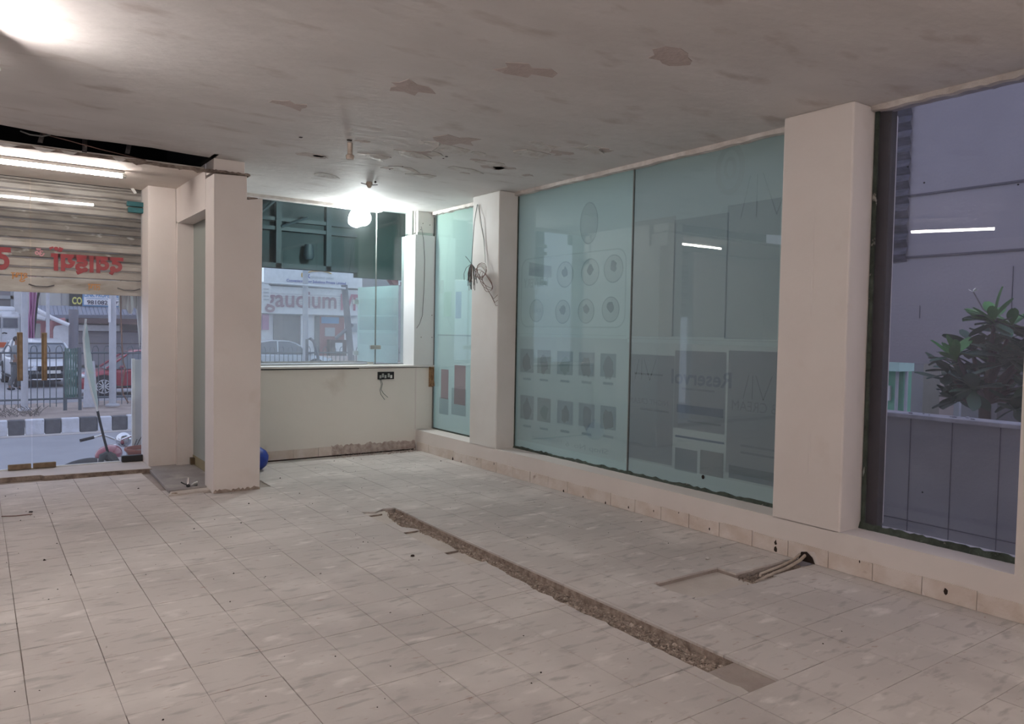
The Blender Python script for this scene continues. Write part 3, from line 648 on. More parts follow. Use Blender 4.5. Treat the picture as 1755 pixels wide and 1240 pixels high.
for x in (0.45, .62, .98, 1.12, 1.3, 1.45, .2, 1.6):
    y = 7.03; a = rr.uniform(.05, .11)
    MB().poly([(x - a, y, 2.885), (x - a * .6, y - .01, 2.862), (x - .1 * a, y, 2.85 + rr.uniform(-.01, .01)), (x + a * .5, y - .01, 2.858), (x + a, y, 2.88)], (0, .006, 0)).build('hanging_plaster_flake', 'flake' if x < 1 else 'lip', so)

# entrance threshold, slab
th = struct('trim_4', (0, 8.6, 0), 'raised stone threshold in front of the glass doors')
pts = [(-2.6, 8.60), (.2, 8.57), (.5, 8.56), (.53, 8.50), (1.45, 8.42), (1.465, 8.42), (1.465, 9.02), (-2.6, 9.02)]
MB().poly([(x, y, -0.01) for x, y in pts], (0, 0, 0.05)).build('threshold_stone', 'porch', th)
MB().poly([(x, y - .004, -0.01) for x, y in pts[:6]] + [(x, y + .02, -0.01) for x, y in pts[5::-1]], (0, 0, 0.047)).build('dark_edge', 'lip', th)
ns = struct('trim_5', (1.55, 7.8, 0), 'grey stone slab at the foot of the niche')
MB().poly([(1.405, 7.25, .0), (1.735, 7.28, .0), (1.735, 7.37, 0), (1.90, 7.37, 0), (1.90, 8.54, 0), (1.735, 8.54, 0), (1.735, 8.60, 0), (1.45, 8.60, 0)], (0, 0, .03)).build('stone_slab', 'granite', ns, bevel=.003)
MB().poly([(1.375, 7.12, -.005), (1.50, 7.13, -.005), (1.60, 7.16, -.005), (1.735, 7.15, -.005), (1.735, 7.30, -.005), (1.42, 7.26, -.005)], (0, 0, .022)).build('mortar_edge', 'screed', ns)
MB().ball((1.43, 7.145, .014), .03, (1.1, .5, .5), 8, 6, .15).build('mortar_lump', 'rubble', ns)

# =================================================================== WINDOWS (frosted, printed)
def yz(x, y, X=GX): p = onx(x, y, X); return p[1], p[2]
def decal(parent, name, m, pts, lay=0, label=None):
    """flat print on the film; pts photo pixels read onto the glass plane"""
    q = [yz(*p) for p in pts]; X = GX + 0.010 - 0.0006 * lay
    return MB().poly([(X, a, b) for a, b in q], (0.0004, 0, 0)).build(name, m, parent, label)
def rect(parent, name, m, x0, y0, x1, y1, lay=0, label=None):
    """rectangle on the glass (upright on the glass itself)"""
    (a, b), (c, d_) = yz(x0, y0), yz(x1, y1); X = GX + 0.010 - 0.0006 * lay
    return MB().poly([(X, a, b), (X, c, b), (X, c, d_), (X, a, d_)], (0.0004, 0, 0)).build(name, m, parent, label)
def ring(parent, m, x, y, ry, rz, t=.012, fill=None, lay=1):
    c = yz(x, y); X = GX + 0.010 - 0.0006 * lay; n = 28
    if fill: MB().poly([(X + .0003, c[0] + ry * math.cos(2 * math.pi * k / n), c[1] + rz * math.sin(2 * math.pi * k / n)) for k in range(n)], (0.0002, 0, 0)).build('printed_disc', fill, parent)
    vs = []; fs = []
    for k in range(n):
        q = 2 * math.pi * k / n
        vs += [(X, c[0] + ry * math.cos(q), c[1] + rz * math.sin(q)), (X, c[0] + (ry - t) * math.cos(q), c[1] + (rz - t) * math.sin(q))]
    fs = [(2 * k, 2 * k + 1, (2 * k + 3) % (2 * n), (2 * k + 2) % (2 * n)) for k in range(n)]
    return MB().add(vs, fs).build('printed_ring', m, parent)
def ftext(parent, s, x, y, size, m, width=None, lay=2, mirror=True, bold=0.0, name='printed_lettering'):
    c = yz(x, y); X = GX + 0.010 - 0.0006 * lay
    # seen from the room, left on the glass is +Y
    return text(s, size, (X, c[0], c[1]), Vector((0, -1, 0)), ZU, m, name, parent, mirror=mirror, width=width, bold=bold)
GZ0, GZ1 = SILL - 0.01, H - 0.02
w1 = struct('window_1', (GX, 7.8, SILL), 'narrow frosted window beside the back corner, tinted for green outside light')
box(GX, GX + .008, 7.16, 8.46, GZ0, GZ1 + .05).build('pane', 'pane', w1)
f1 = MB().add([(GX + .012, 7.16, GZ0), (GX + .012, 8.46, GZ0), (GX + .012, 8.46, GZ1 + .05), (GX + .012, 7.16, GZ1 + .05)], [(0, 1, 2, 3)]).build('frosted_film', 'filmC', w1)
rect(f1, 'printed_band', 'pr_light', 749, 572, 806, 574 + 176, 0)
rect(f1, 'printed_line', 'pr_dark', 749, 573, 806, 576, 1)
rect(f1, 'printed_red_panel', 'pr_red', 755, 632, 767, 684, 2); rect(f1, 'printed_red_panel', 'pr_red', 778, 625, 796, 695, 2)
rect(f1, 'printed_grey_panel', 'pr_dark', 752, 680, 767, 711, 1); rect(f1, 'printed_grey_panel', 'pr_dark', 773, 664, 797, 714, 1)
rect(f1, 'printed_green_panel', 'pr_green', 760, 500, 772, 542, 1); rect(f1, 'printed_blue_panel', 'pr_blue', 780, 500, 789, 545, 1); rect(f1, 'printed_blue_panel', 'pr_mid', 754, 480, 759, 503, 1)
MB().box(GX - .004, GX + .03, 7.16, 8.45, GZ0 - .01, GZ0 + .022).build('putty_line', 'putty', w1)
MB().box(GX - .01, GX + .0, 8.42, 8.446, GZ0, H).build('edge_seal', 'jointgrey', w1)

w2 = struct('window_2', (GX, 5, SILL), 'wide frosted teal window with faded mirrored prints')
YJ = 4.895
box(GX, GX + .008, YJ + .006, 6.70, GZ0, GZ1).build('pane', 'pane', w2, label='left pane')
box(GX, GX + .008, 3.15, YJ - .006, GZ0, GZ1).build('pane', 'pane', w2, label='right pane')
box(GX - .002, GX + .012, YJ - .006, YJ + .006, GZ0, GZ1).build('glass_joint', 'jointgrey', w2)
def quad(y0, y1, z0, z1, X=GX + .012): return MB().add([(X, y0, z0), (X, y1, z0), (X, y1, z1), (X, y0, z1)], [(0, 1, 2, 3)])
f2 = quad(YJ, 6.70, GZ0, GZ1).build('frosted_film', 'filmA', w2, label='teal film')
f3 = quad(3.15, YJ, GZ0, GZ1).build('frosted_film', 'filmB', w2, label='darker grey teal film')
# ragged putty line at the foot of the glass
n = 90; vs = []; fs = []
for i in range(n + 1):
    y = 3.2 + (6.66 - 3.2) * i / n; t = .022 + random.uniform(-.008, .010)
    vs += [(GX - .016 - random.uniform(0, .01), y, SILL - .006), (GX - .004, y, SILL - .004 + t), (GX + .004, y, SILL - .004 + t)]
for i in range(n):
    for q in range(2): fs.append((3 * i + q, 3 * i + 3 + q, 3 * i + 4 + q, 3 * i + 1 + q))
MB().add(vs, fs).build('putty_line', 'putty', w2)
box(GX - .006, GX + .004, 3.205, 3.218, SILL, H - .04).build('edge_seal', 'putty', w2)
box(GX - .006, GX + .004, 6.632, 6.645, SILL, H - .04).build('edge_seal', 'putty', w2)
# left pane prints (mirrored, seen from behind)
rect(f2, 'printed_lower_band', 'pr_light', 889, 576, 1069, 792, 0)
rect(f2, 'printed_line', 'pr_dark', 885, 571, 1072, 575, 1)
def blob(parent, name, m, y, z, ry, rz, seed, lay=3):
    r_ = random.Random(seed); X = GX + 0.010 - 0.0006 * lay
    return MB().poly([(X, y + ry * r_.uniform(.6, 1.1) * math.cos(2 * math.pi * k / 12), z + rz * r_.uniform(.6, 1.1) * math.sin(2 * math.pi * k / 12)) for k in range(12)], (0.0003, 0, 0)).build(name, m, parent)
def rrect(parent, m, x0, y0, x1, y1, t=.012, rad=.12):
    (a, b), (c, d_) = yz(x0, y0), yz(x1, y1); X = GX + .0088; o = []; q_ = []
    for (cx_, cy_, s0) in ((c + rad, b - rad, 0), (a - rad, b - rad, 1), (a - rad, d_ + rad, 2), (c + rad, d_ + rad, 3)):
        for k in range(6):
            an = math.pi / 2 * (2 - s0) + (-math.pi / 2) * k / 5
            o.append((X, cx_ + rad * math.cos(an), cy_ + rad * math.sin(an))); q_.append((X, cx_ + (rad - t) * math.cos(an), cy_ + (rad - t) * math.sin(an)))
    n = len(o); MB().add(o + q_, [(k, (k + 1) % n, n + (k + 1) % n, n + k) for k in range(n)]).build('printed_frame', m, parent)
rrect(f2, 'pr_dark', 893, 444, 1070, 562)
decal(f2, 'printed_banner', 'pr_greydk', [(906, 449), (944, 456), (944, 476), (905, 472)], 1)
ftext(f2, 'FREE HOME', 925, 463, .10, 'pr_light', width=.40, lay=2, bold=.01)
ftext(f2, 'DELIVERY', 917, 484, .13, 'pr_greydk', width=.42, lay=2, bold=.02)
for (x, y, s_, t_) in ((967, 470, .13, None), (1010, 466, .13, None), (1050, 460, .13, None), (918, 532, .12, 'CASH'), (963, 534, .12, None), (1003, 533, .12, None), (1045, 530, .12, None)):
    ring(f2, 'pr_dark', x, y, s_, s_, .010, 'pr_mid')
    if t_: ftext(f2, t_, x, y, .06, 'pr_dark', width=.15)
    else:
        c = yz(x, y); blob(f2, 'printed_emblem', 'pr_dark', c[0], c[1] + .02, .05, .06, int(x))
ring(f2, 'pr_dark', 1008, 382, .13, .2, .01, 'pr_mid')
rr = random.Random(5)
for row, (yy, h) in enumerate(((618, 21), (698, 22))):
    for k, (x, wd) in enumerate(((902, 22), (931, 22), (967, 26), (1004, 26), (1041, 26))):
        yc = yy + (k * 2.0 if row == 0 else k * 4.5)
        rect(f2, 'printed_picture', ['pr_warm', 'pr_brown', 'pr_mid', 'pr_light', 'pr_mid'][k] if row == 0 else ['pr_warm', 'pr_brown', 'pr_light', 'pr_light', 'pr_mid'][k], x - wd / 2, yc - h, x + wd / 2, yc + h, 1)
        c = yz(x, yc + 4)
        blob(f2, 'printed_item', ['pr_brown', 'pr_warm', 'pr_green', 'pr_brown', 'pr_warm'][(k + row) % 5], c[0], c[1], .08, rr.uniform(.08, .13), 20 + k + row * 9)
        c2 = yz(x, yc + h + 10)
        MB().box(GX + .008, GX + .0084, c2[0] - .07, c2[0] + .07, c2[1] - .012, c2[1] + .012).build('printed_caption', 'pr_mid', f2)
ftext(f2, 'Shop No. 6', 1003, 768, .07, 'pr_dark', width=.62)
ftext(f2, 'Medicines', 935, 752, .06, 'pr_mid', width=.5)
# right pane prints
rect(f3, 'printed_brown_panel', 'pr_warm', 1086, 380, 1152, 577, 0)
rect(f3, 'printed_grey_panel', 'pr_greydk', 1155, 377, 1242, 578, 0)
rect(f3, 'printed_blue_grey_panel', 'pr_greydk', 1246, 352, 1330, 582, 0)
rect(f3, 'printed_line', 'pr_light', 1074, 580, 1336, 585, 1)
rect(f3, 'printed_lower_panel', 'pr_light', 1074, 586, 1336, 840, 0)
rect(f3, 'printed_poster', 'pr_grey2', 1078, 606, 1150, 798, 1)
rect(f3, 'printed_poster', 'pr_grey2', 1156, 600, 1240, 745, 1)
rect(f3, 'printed_poster', 'pr_grey2', 1248, 600, 1330, 826, 1)
rect(f3, 'printed_blue_bar', 'pr_blue', 1159, 692, 1238, 716, 2)
rect(f3, 'printed_blue_bar', 'pr_blue', 1156, 748, 1240, 758, 2)
rect(f3, 'printed_dark_square', 'pr_greydk', 1156, 766, 1193, 812, 2); rect(f3, 'printed_brown_square', 'pr_brown', 1199, 770, 1238, 820, 2)
rect(f3, 'printed_band', 'pr_greydk', 1248, 796, 1330, 835, 2)
ftext(f3, 'Reservol', 1199, 648, .17, 'pr_blue', width=.62, lay=3, bold=.02)
ftext(f3, 'BB CREAM', 1296, 698, .11, 'pr_greydk', width=.46, lay=3)
ftext(f3, 'NIGHT CREAM', 1110, 688, .07, 'pr_greydk', width=.46, lay=3)
for (x, y, s_) in ((1105, 633, .09), (1297, 664, .09), (1312, 332, .16)):
    c = yz(x, y); X = GX + .0078; g = MB()
    for (a, b, c_, d_) in ((-1.4, 1, -.6, -1), (-.6, -1, .2, 1), (.5, 1, .5, -1), (.9, 1, 1.4, -1)):
        p0 = Vector((X, c[0] + a * s_, c[1] + b * s_)); p1 = Vector((X, c[0] + c_ * s_, c[1] + d_ * s_)); g.tube([p0, p1], .004, 4)
    g.build('printed_monogram', 'pr_mid', f3)
ring(f3, 'pr_grey2', 1250, 290, .14, .20, .05, None, 2); ring(f3, 'pr_grey2', 1250, 288, .06, .09, .03, None, 2)
for (x, y) in ((1120, 703), (1195, 668), (1205, 725), (1300, 768), (1300, 780), (1110, 641)):
    c = yz(x, y); MB().box(GX + .0078, GX + .0081, c[0] - .17, c[0] + .17, c[1] - .008, c[1] + .008).build('printed_caption', 'pr_mid', f3)
c = yz(1205, 817); MB().ball((GX - .001, c[0], c[1]), .016, (.2, 1, 1.1), 10, 6).build('dark_spot', 'hole', w2)

# window 3 - clear dusty pane
w3 = struct('window_3', (GX, 2.2, SILL), 'clear dusty window looking out past the brown frame')
box(GX, GX + .008, 1.6, 2.70, GZ0, H).build('pane', 'pane3', w3)
box(GX + .03, GX + .10, 2.60, 2.72, GZ0 - .1, H).build('outer_frame', 'brownframe', w3, label='dark brown outer frame')
box(GX - .004, GX + .012, 2.665, 2.69, GZ0, H).build('edge_putty', 'putty', w3)
n = 40; vs = []; fs = []
for i in range(n + 1):
    y = 1.69 + (2.695 - 1.69) * i / n; t = .036 + random.uniform(-.007, .008)
    vs += [(GX - .022 - random.uniform(0, .008), y, SILL - .006), (GX - .006, y, SILL - .004 + t), (GX + .004, y, SILL - .004 + t)]
for i in range(n):
    for q in range(2): fs.append((3 * i + q, 3 * i + 3 + q, 3 * i + 4 + q, 3 * i + 1 + q))
MB().add(vs, fs).build('putty_line', 'putty', w3)
for (x, y) in ((1584, 313), (1556, 286), (1745, 316), (1581, 843)):
    c = yz(x, y); MB().ball((GX - .001, c[0], c[1]), .0055, (.3, 1, 1), 8, 6).build('dark_speck', 'black', w3)
c = yz(1481, 808)
MB().poly([(GX - .012, c[0], c[1] - .03), (GX - .02, c[0] - .012, c[1]), (GX - .012, c[0] - .006, c[1] + .035), (GX - .005, c[0] + .006, c[1])], (.002, 0, 0)).build('peeling_tape', 'film_niche', w3)
# back window
w4 = struct('window_4', (3.4, 8.72, 1.07), 'clear dusty back window over the half wall')
BY = 8.72
box(2.0, 4.085, BY, BY + .008, 1.068, 3.09).build('pane', 'panefar', w4, label='left pane')
box(4.095, 4.52, BY, BY + .008, 1.068, 3.09).build('pane', 'panefar', w4, label='right pane')
box(4.084, 4.096, BY - .002, BY + .01, 1.068, 3.09).build('glass_joint', 'jointgrey', w4)
for zz in (1.285,):
    pp = box(4.02, 4.16, BY - .012, BY + .02, zz - .025, zz + .025).build('glass_clamp', 'steel', w4, bevel=.003)
pp = box(3.98, 4.06, BY - .012, BY + .02, 1.068, 1.10).build('glass_clamp', 'steel', w4, bevel=.003)
box(2.0, 4.12, BY - .10, BY + .02, 2.965, 3.0).build('head_strip', 'whitetrim', w4)
box(2.0, 4.5, BY - .01, BY + .02, 1.066, 1.078).build('sill_seal', 'jointgrey', w4)

# =================================================================== GLASS DOORS AND SHUTTER
dr = struct('door_1', (.45, 8.94, .04), 'frameless glass double doors')
DY = 8.94
for (a, b) in ((-.62, .447), (.459, 1.462)):
    box(a, b, DY, DY + .010, .055, 2.945).build('glass_leaf', 'doorglass', dr)
box(.25, .445, DY - .012, DY + .022, .045, .10).build('patch_fitting', 'bronze', dr, bevel=.004); box(.461, .66, DY - .012, DY + .022, .045, .10).build('patch_fitting', 'bronze', dr, bevel=.004)
box(1.26, 1.462, DY - .03, DY + .03, .045, .11).build('floor_pivot', 'black', dr, bevel=.004, label='black pivot housing')
for x in (.355, .560):
    h_ = box(x - .024, x + .024, DY - .06, DY - .035, .935, 1.415).build('door_handle', 'bronze', dr, bevel=.004)
    box(x - .016, x - .006, DY - .062, DY - .0601, .95, 1.40).build('handle_groove', 'bronzed', h_)
    for z in (1.0, 1.35): MB().tube([(x, DY - .04, z), (x, DY, z)], .010, 8).build('handle_stud', 'bronze', h_)
box(-2.6, -.64, DY - .02, DY + .10, .04, 2.96).build('wall_panel', 'wall', wl)
box(-2.6, 1.25, DY + .02, DY + .05, .038, .052).build('daylight_strip', 'whiteplastic', dr, label='white strip standing for daylight along the door foot')  # stands in for the daylight showing under the doors
sh = thing('roller_shutter', 'half lowered grimy steel roller shutter with red mirrored lettering behind the glass doors', 'shutter', (0, 9.08, 1.82))
SY = 9.06; SX0, SX1 = -2.55, 1.62
z = 1.98; k = 0
prof = [(0, .0), (.016, .010), (.018, .052), (-.002, .072), (-.018, .078), (-.018, .088), (.006, .092)]
while z < 3.0:
    pts = [(SX0, SY - a, z + b) for a, b in prof] + [(SX0, SY + .012, z + .092), (SX0, SY + .012, z)]
    MB().poly(pts, (SX1 - SX0, 0, 0)).build('slat', 'shutgrime' if k in (2, 4, 5, 6) else 'shut', sh); z += .0955; k += 1
bl = box(SX0, SX1, SY - .012, SY + .02, 1.82, 1.975).build('bottom_rail', 'shut', sh)
for x in (.55, 1.35, -.6):
    MB().tube([(x - .11, SY - .015, 1.90), (x - .05, SY - .03, 1.88), (x + .05, SY - .03, 1.88), (x + .11, SY - .015, 1.90)], .007, 6).build('pull_bolt', 'darkmetal', bl)
def sp(x, y): p = ony(x, y, SY); return (p[0], SY - .0205, p[2])
DV = lambda s, x, y, size, m, wd=None, b=.02, nm='painted_lettering': text(s, size, sp(x, y), XR, ZU, m, nm, sh, mirror=True, width=wd, bold=b)
DV('दवाईयाँ', 149, 449, .25, 'red', .68, .04)
DV('ट', 2, 443, .32, 'red', .16, .04)
DV('ॐ', 68, 432, .10, 'pink', .085)
DV('शुभ', 33, 475, .10, 'orange', .14, .012); DV('लाभ', 161, 492, .10, 'orange', .115, .012)
p0 = ony(217, 345, DY - .04); p1 = ony(246, 366, DY - .04)
tb = thing('wall_bracket', 'teal painted bracket high beside the entrance pilaster', 'bracket', (1.40, DY - .05, 2.73))
box(p0[0], 1.463, DY - .08, DY - .02, (p0[2] + p1[2]) / 2 + .008, p0[2]).build('upper_plate', 'tealpaint', tb, bevel=.003)
box(p0[0] + .012, 1.463, DY - .075, DY - .02, p1[2], (p0[2] + p1[2]) / 2 - .004).build('lower_plate', 'tealpaint', tb, bevel=.003)
p = ony(229, 327, DY - .04)
tag(recenter(MB().poly([(p[0] - .03, DY - .05, p[2] + .02), (p[0], DY - .05, p[2] + .028), (p[0] + .03, DY - .05, p[2] - .02), (p[0] + .005, DY - .05, p[2] - .03)], (0, .01, 0)).build('paper_scrap', 'whiteplastic')), 'scrap of white tape stuck above the teal bracket', 'tape')

# =================================================================== LAMPS
def tube_lamp(a, b, label, up=.03, m='tube'):
    a = Vector(a); b = Vector(b); t = thing('tube_light', label, 'lamp', (a + b) / 2, 'fluorescent tube lights')
    d_ = (b - a).normalized(); side = d_.cross(ZU).normalized()
    MB().tube([a, b], .014, 12).build('tube', m, t)
    for q in (a, b): MB().tube([q - d_ * .012 * (1 if q is a else -1), q + d_ * .02 * (1 if q is a else -1)], .016, 12).build('end_cap', 'whiteplastic', t)
    g = MB(); c0 = a + ZU * up; c1 = b + ZU * up
    pts = [c0 + side * .018 + ZU * .0, c0 - side * .018, c0 - side * .018 + ZU * .025, c0 + side * .018 + ZU * .025]
    g.poly(pts, c1 - c0).build('batten', 'whiteplastic', t)
    for q in (a + d_ * .02, b - d_ * .02): MB().tube([q, q + ZU * (up + .004)], .007, 6).build('lamp_holder', 'whiteplastic', t)
    return t
tube_lamp((-.10, 7.90, 2.885), (1.145, 7.90, 2.885), 'lit fluorescent tube on the plaster soffit over the entrance', .024, m='tube_dim')
tube_lamp((3.1, -1.5, 2.945), (4.3, -1.5, 2.945), 'added unseen fluorescent fill tube on the ceiling behind the viewer, nearer the right wall', .02)  # extra fill lamp, added to brighten the far surfaces
tl = tube_lamp((.10, 4.84, 2.83), (-.32, 4.03, 2.83), 'lit fluorescent tube hanging out of view above the left of the room', .02)
for q in ((.02, 4.69), (-.24, 4.18)): MB().tube([(q[0], q[1], 2.87), (q[0], q[1], 3.0)], .004, 6).build('hanger_rod', 'steel', tl)
tube_lamp((-2.2, 1.2, 2.945), (-1.0, 1.2, 2.945), 'unseen fluorescent fill tube added on the ceiling left of the viewer', .02)  # added room fill, kept out of view and out of the reflections
tube_lamp((-1.8, -.8, 2.945), (-.6, -.8, 2.945), 'unseen fluorescent fill tube added on the ceiling behind the viewer, nearer the left wall', .02)  # added room fill from behind the viewer
lm = thing('ceiling_bulb', 'glaring round white bulb hanging before the back window', 'lamp', (3.84, 8.62, 2.86))
LB = ony(622, 373, 8.62)
MB().lathe([(.0, -.098), (.045, -.088), (.078, -.06), (.096, -.02), (.096, .02), (.082, .055), (.07, .085), (.066, .10)], LB, (0, 0, 1), 28).build('globe', 'bulb', lm)
MB().lathe([(.035, 0), (.035, .05), (.02, .07)], LB + Vector((0, 0, .10)), (0, 0, 1), 16).build('bulb_holder', 'whiteplastic', lm)
MB().tube([LB + Vector((0, 0, .16)), LB + Vector((0, 0, .20))], .004, 6).build('cord', 'wire', lm)
p = onz(633, 312, 3.0)
ck = thing('ceiling_hook', 'small metal fan hook stub in the ceiling before the bulb', 'hook', (p[0], p[1], 3.0))
MB().lathe([(.03, 0), (.035, -.02), (.02, -.05), (.012, -.06)], p, (0, 0, 1), 12).build('hook_cap', 'pipe', ck)
MB().tube([p + Vector((-.09, 0, -.02)), p + Vector((0, 0, -.03)), p + Vector((.10, .02, -.012))], .005, 6).build('cross_pin', 'darkmetal', ck)
MB().ball(p + Vector((.02, -.1, -.012)), .012, (1, 1, 1), 8, 6).build('wire_nut', 'darkmetal', ck)

# =================================================================== SMALL INTERIOR THINGS
# blue bag
bg_ = thing('plastic_bag', 'round dark blue plastic bag on the floor behind the big pillar', 'bag', (2.40, 8.0, 0))
MB().ball((2.40, 8.0, .125), .125, (1.0, 1.0, 1.0), 20, 14, .035, 4).build('bag_body', 'blue', bg_)
MB().lathe([(.02, 0), (.03, .012), (.012, .025), (.035, .05)], (2.40, 8.0, .235), (0.1, 0, 1), 10).build('bag_knot', 'blue', bg_)
# open socket box
def bp(x, y, Y=YB): q = ony(x, y, Y); return Vector((q[0], Y, q[2]))
a, b = bp(647, 637), bp(674, 649)
sb = thing('switch_box', 'open black switch box with dangling wires in the back half wall', 'switch box', ((a[0] + b[0]) / 2, YB, b[2]))
box(a[0], b[0], YB - .012, YB, b[2], a[2]).build('back_plate', 'black', sb)
g = MB()
for (x0, x1, z0, z1) in ((a[0], b[0], a[2] - .006, a[2]), (a[0], b[0], b[2], b[2] + .006), (a[0], a[0] + .006, b[2], a[2]), (b[0] - .006, b[0], b[2], a[2])): g.box(x0, x1, YB - .02, YB - .01, z0, z1)
g.build('box_rim', 'black', sb)
for k in range(5):
    cx_ = a[0] + .03 + k * .034 + (0.01 if k > 2 else 0)
    box(cx_ - .012, cx_ + .012, YB - .022, YB - .012, b[2] + .012 + .01 * (k % 2), b[2] + .05 + .02 * (k % 2)).build('terminal', 'steel' if k < 4 else 'whiteplastic', sb)
P = [bp(650, 649), bp(652, 658), bp(649, 668), bp(650, 675), bp(656, 684)]
MB().tube([q + Vector((0, -.015 - .01 * i, 0)) for i, q in enumerate(P)], .0035, 5).build('wire', 'wiregrey', sb)
P = [bp(651, 649), bp(653, 657), bp(650, 667), bp(653, 673), bp(660, 680)]
MB().tube([q + Vector((.004, -.02 - .012 * i, 0)) for i, q in enumerate(P)], .0035, 5).build('wire', 'wiregrey', sb)
# broken wooden box
a, b = bp(735, 628), bp(749, 662)
jb = thing('junction_box', 'broken wooden junction box under the white boxed column', 'junction box', ((a[0] + b[0]) / 2, YB, b[2]))
box(a[0], 4.762, YB - .02, YB, b[2], a[2]).build('back_board', 'wood', jb)
box(a[0], a[0] + .012, YB - .045, YB - .02, b[2] + .01, a[2]).build('frame_side', 'wood', jb); box(4.75, 4.762, YB - .045, YB - .02, b[2] + .02, a[2]).build('frame_side', 'wood', jb)
box(a[0], 4.762, YB - .045, YB - .02, a[2] - .012, a[2]).build('frame_top', 'woodlight', jb)
box(a[0] + .03, 4.745, YB - .032, YB - .02, a[2] - .11, a[2] - .02).build('inner_panel', 'woodlight', jb)
for k in range(4): MB().poly([(a[0] + .01 + k * .016, YB - .035, b[2] + .005 + .01 * (k % 2)), (a[0] + .026 + k * .016, YB - .03, b[2] + .01), (a[0] + .03 + k * .012, YB - .03, b[2] + .07 + .015 * (k % 3)), (a[0] + .012 + k * .014, YB - .035, b[2] + .08)], (0, .01, 0)).build('splinter', 'woodlight' if k % 2 else 'wood', jb)
# thin wire down the column
P = [ony(x, y, YB - .03) for x, y in ((722, 388), (726, 410), (728, 445), (727, 490), (724, 540), (719, 555), (714, 562))]
tag(recenter(MB().tube(P, .0028, 5).build('loose_cable', 'wire')), 'thin dark wire hanging down the front of the white boxed column', 'wire')
# bunch of wires on the pier
hw = thing('wire_bundle', 'tangled bundle of cut wires hanging on the white-lit pier', 'wires', (4.47, 7.1, 2.2))
top = onx(818, 350, WX - .01); kn = onx(808, 452, WX - .10)
MB().tube([top, onx(813, 380, WX - .03), onx(810, 420, WX - .07), kn], .004, 5).build('support_wire', 'wiregrey', hw)
MB().tube([top + Vector((0, -.01, 0)), onx(824, 375, WX - .02), onx(829, 410, WX - .012), onx(832, 450, WX - .012)], .0028, 5).build('support_wire', 'wiregrey', hw)
rr = random.Random(11)
for k in range(26):
    dy = rr.uniform(-.06, .075); dx = rr.uniform(-.05, .05); L = rr.uniform(.14, .29)
    P = [kn, kn + Vector((dx * .6, dy * .8, -.04)), kn + Vector((dx, dy, -.5 * L - .02)), kn + Vector((dx * 1.1 + rr.uniform(-.01, .01), dy * .95 + rr.uniform(-.02, .02), -L))]
    MB().tube(P, .0032, 4).build('cut_wire', rr.choice(['wire', 'wire', 'wirebrown', 'wiregrey']), hw)
for k in range(4):
    c = kn + Vector((.02, -.13 - .015 * k, -.09)); P = []
    for q in range(13):
        t = 2 * math.pi * q / 12; P.append(c + Vector((.015 * math.sin(t * 2 + k), (.12 - .012 * k) * math.cos(t), (.055 + .012 * k) * math.sin(t))))
    MB().tube(P, .003, 4).build('wire_loop', 'wirebrown', hw)
for k in range(3):
    c = kn + Vector((.035, -.21 - .02 * k, -.17 - .02 * k)); P = []
    for q in range(15):
        t = 2 * math.pi * q / 14; P.append(c + Vector((.012 * math.sin(t * 2 + k), (.16 - .03 * k) * math.cos(t), (.06 + .015 * k) * math.sin(t) - .55 * (.16 - .03 * k) * -math.cos(t))))
    MB().tube(P, .0028, 4).build('wire_loop', 'wirebrown', hw)
MB().tube([kn + Vector((0, .0, -.0)), kn + Vector((-.01, .05, .05)), kn + Vector((-.01, .11, .09))], .003, 4).build('cut_wire', 'wire', hw)
for k in range(3):
    P = [kn + Vector((.02, -.05, -.05)), onx(835 + 3 * k, 495 + 5 * k, WX - .05), onx(846 + 2 * k, 512 + 6 * k, WX - .03), onx(853, 505 + 9 * k, WX - .02)]
    MB().tube(P, .003, 4).build('wire_loop', 'wirebrown', hw)
# fitting on the slab
p = onz(322, 834, .03)
fx = thing('tap_fitting', 'small chrome tap fitting lying on the grey stone slab', 'fitting', (p[0], p[1], .03))
MB().tube([p + Vector((0, 0, .012)), p + Vector((0, .01, .035)), p + Vector((.005, .01, .085))], [.014, .016, .010], 10).build('spout', 'chrome', fx)
MB().tube([p + Vector((-.06, 0, .05)), p + Vector((-.03, 0, .03)), p + Vector((0, 0, .02))], .006, 6).build('lever', 'black', fx)
MB().ball(p + Vector((0, -.01, .014)), .02, (1, 1, .7), 10, 6).build('valve_body', 'black', fx)
MB().tube([p + Vector((.03, 0, .012)), p + Vector((.055, .01, .03)), p + Vector((.085, .0, .04))], .007, 6).build('lever', 'steel', fx)
MB().ball(p + Vector((.07, .02, .012)), .016, (1.3, 1, .7), 8, 6, .2).build('washer', 'steel', fx)
# conduits
cg = 'conduits in the floor channel'
for k, (y0, y1, r_, lb) in enumerate(((2.90, 2.925, .011, 'nearer of two dusty conduits in the floor channel'), (2.955, 2.965, .009, 'farther of two dusty conduits in the floor channel'))):
    P = [(3.95 + .12 * k, y0, -.035), (4.1, y0 + .015, -.02), (4.3, (y0 + y1) / 2, .0), (4.45, y1, .018), (4.54, y1 + .01, .045)]
    tag(recenter(MB().tube(P, r_, 8).build('conduit', 'pipe')), lb, 'conduit')
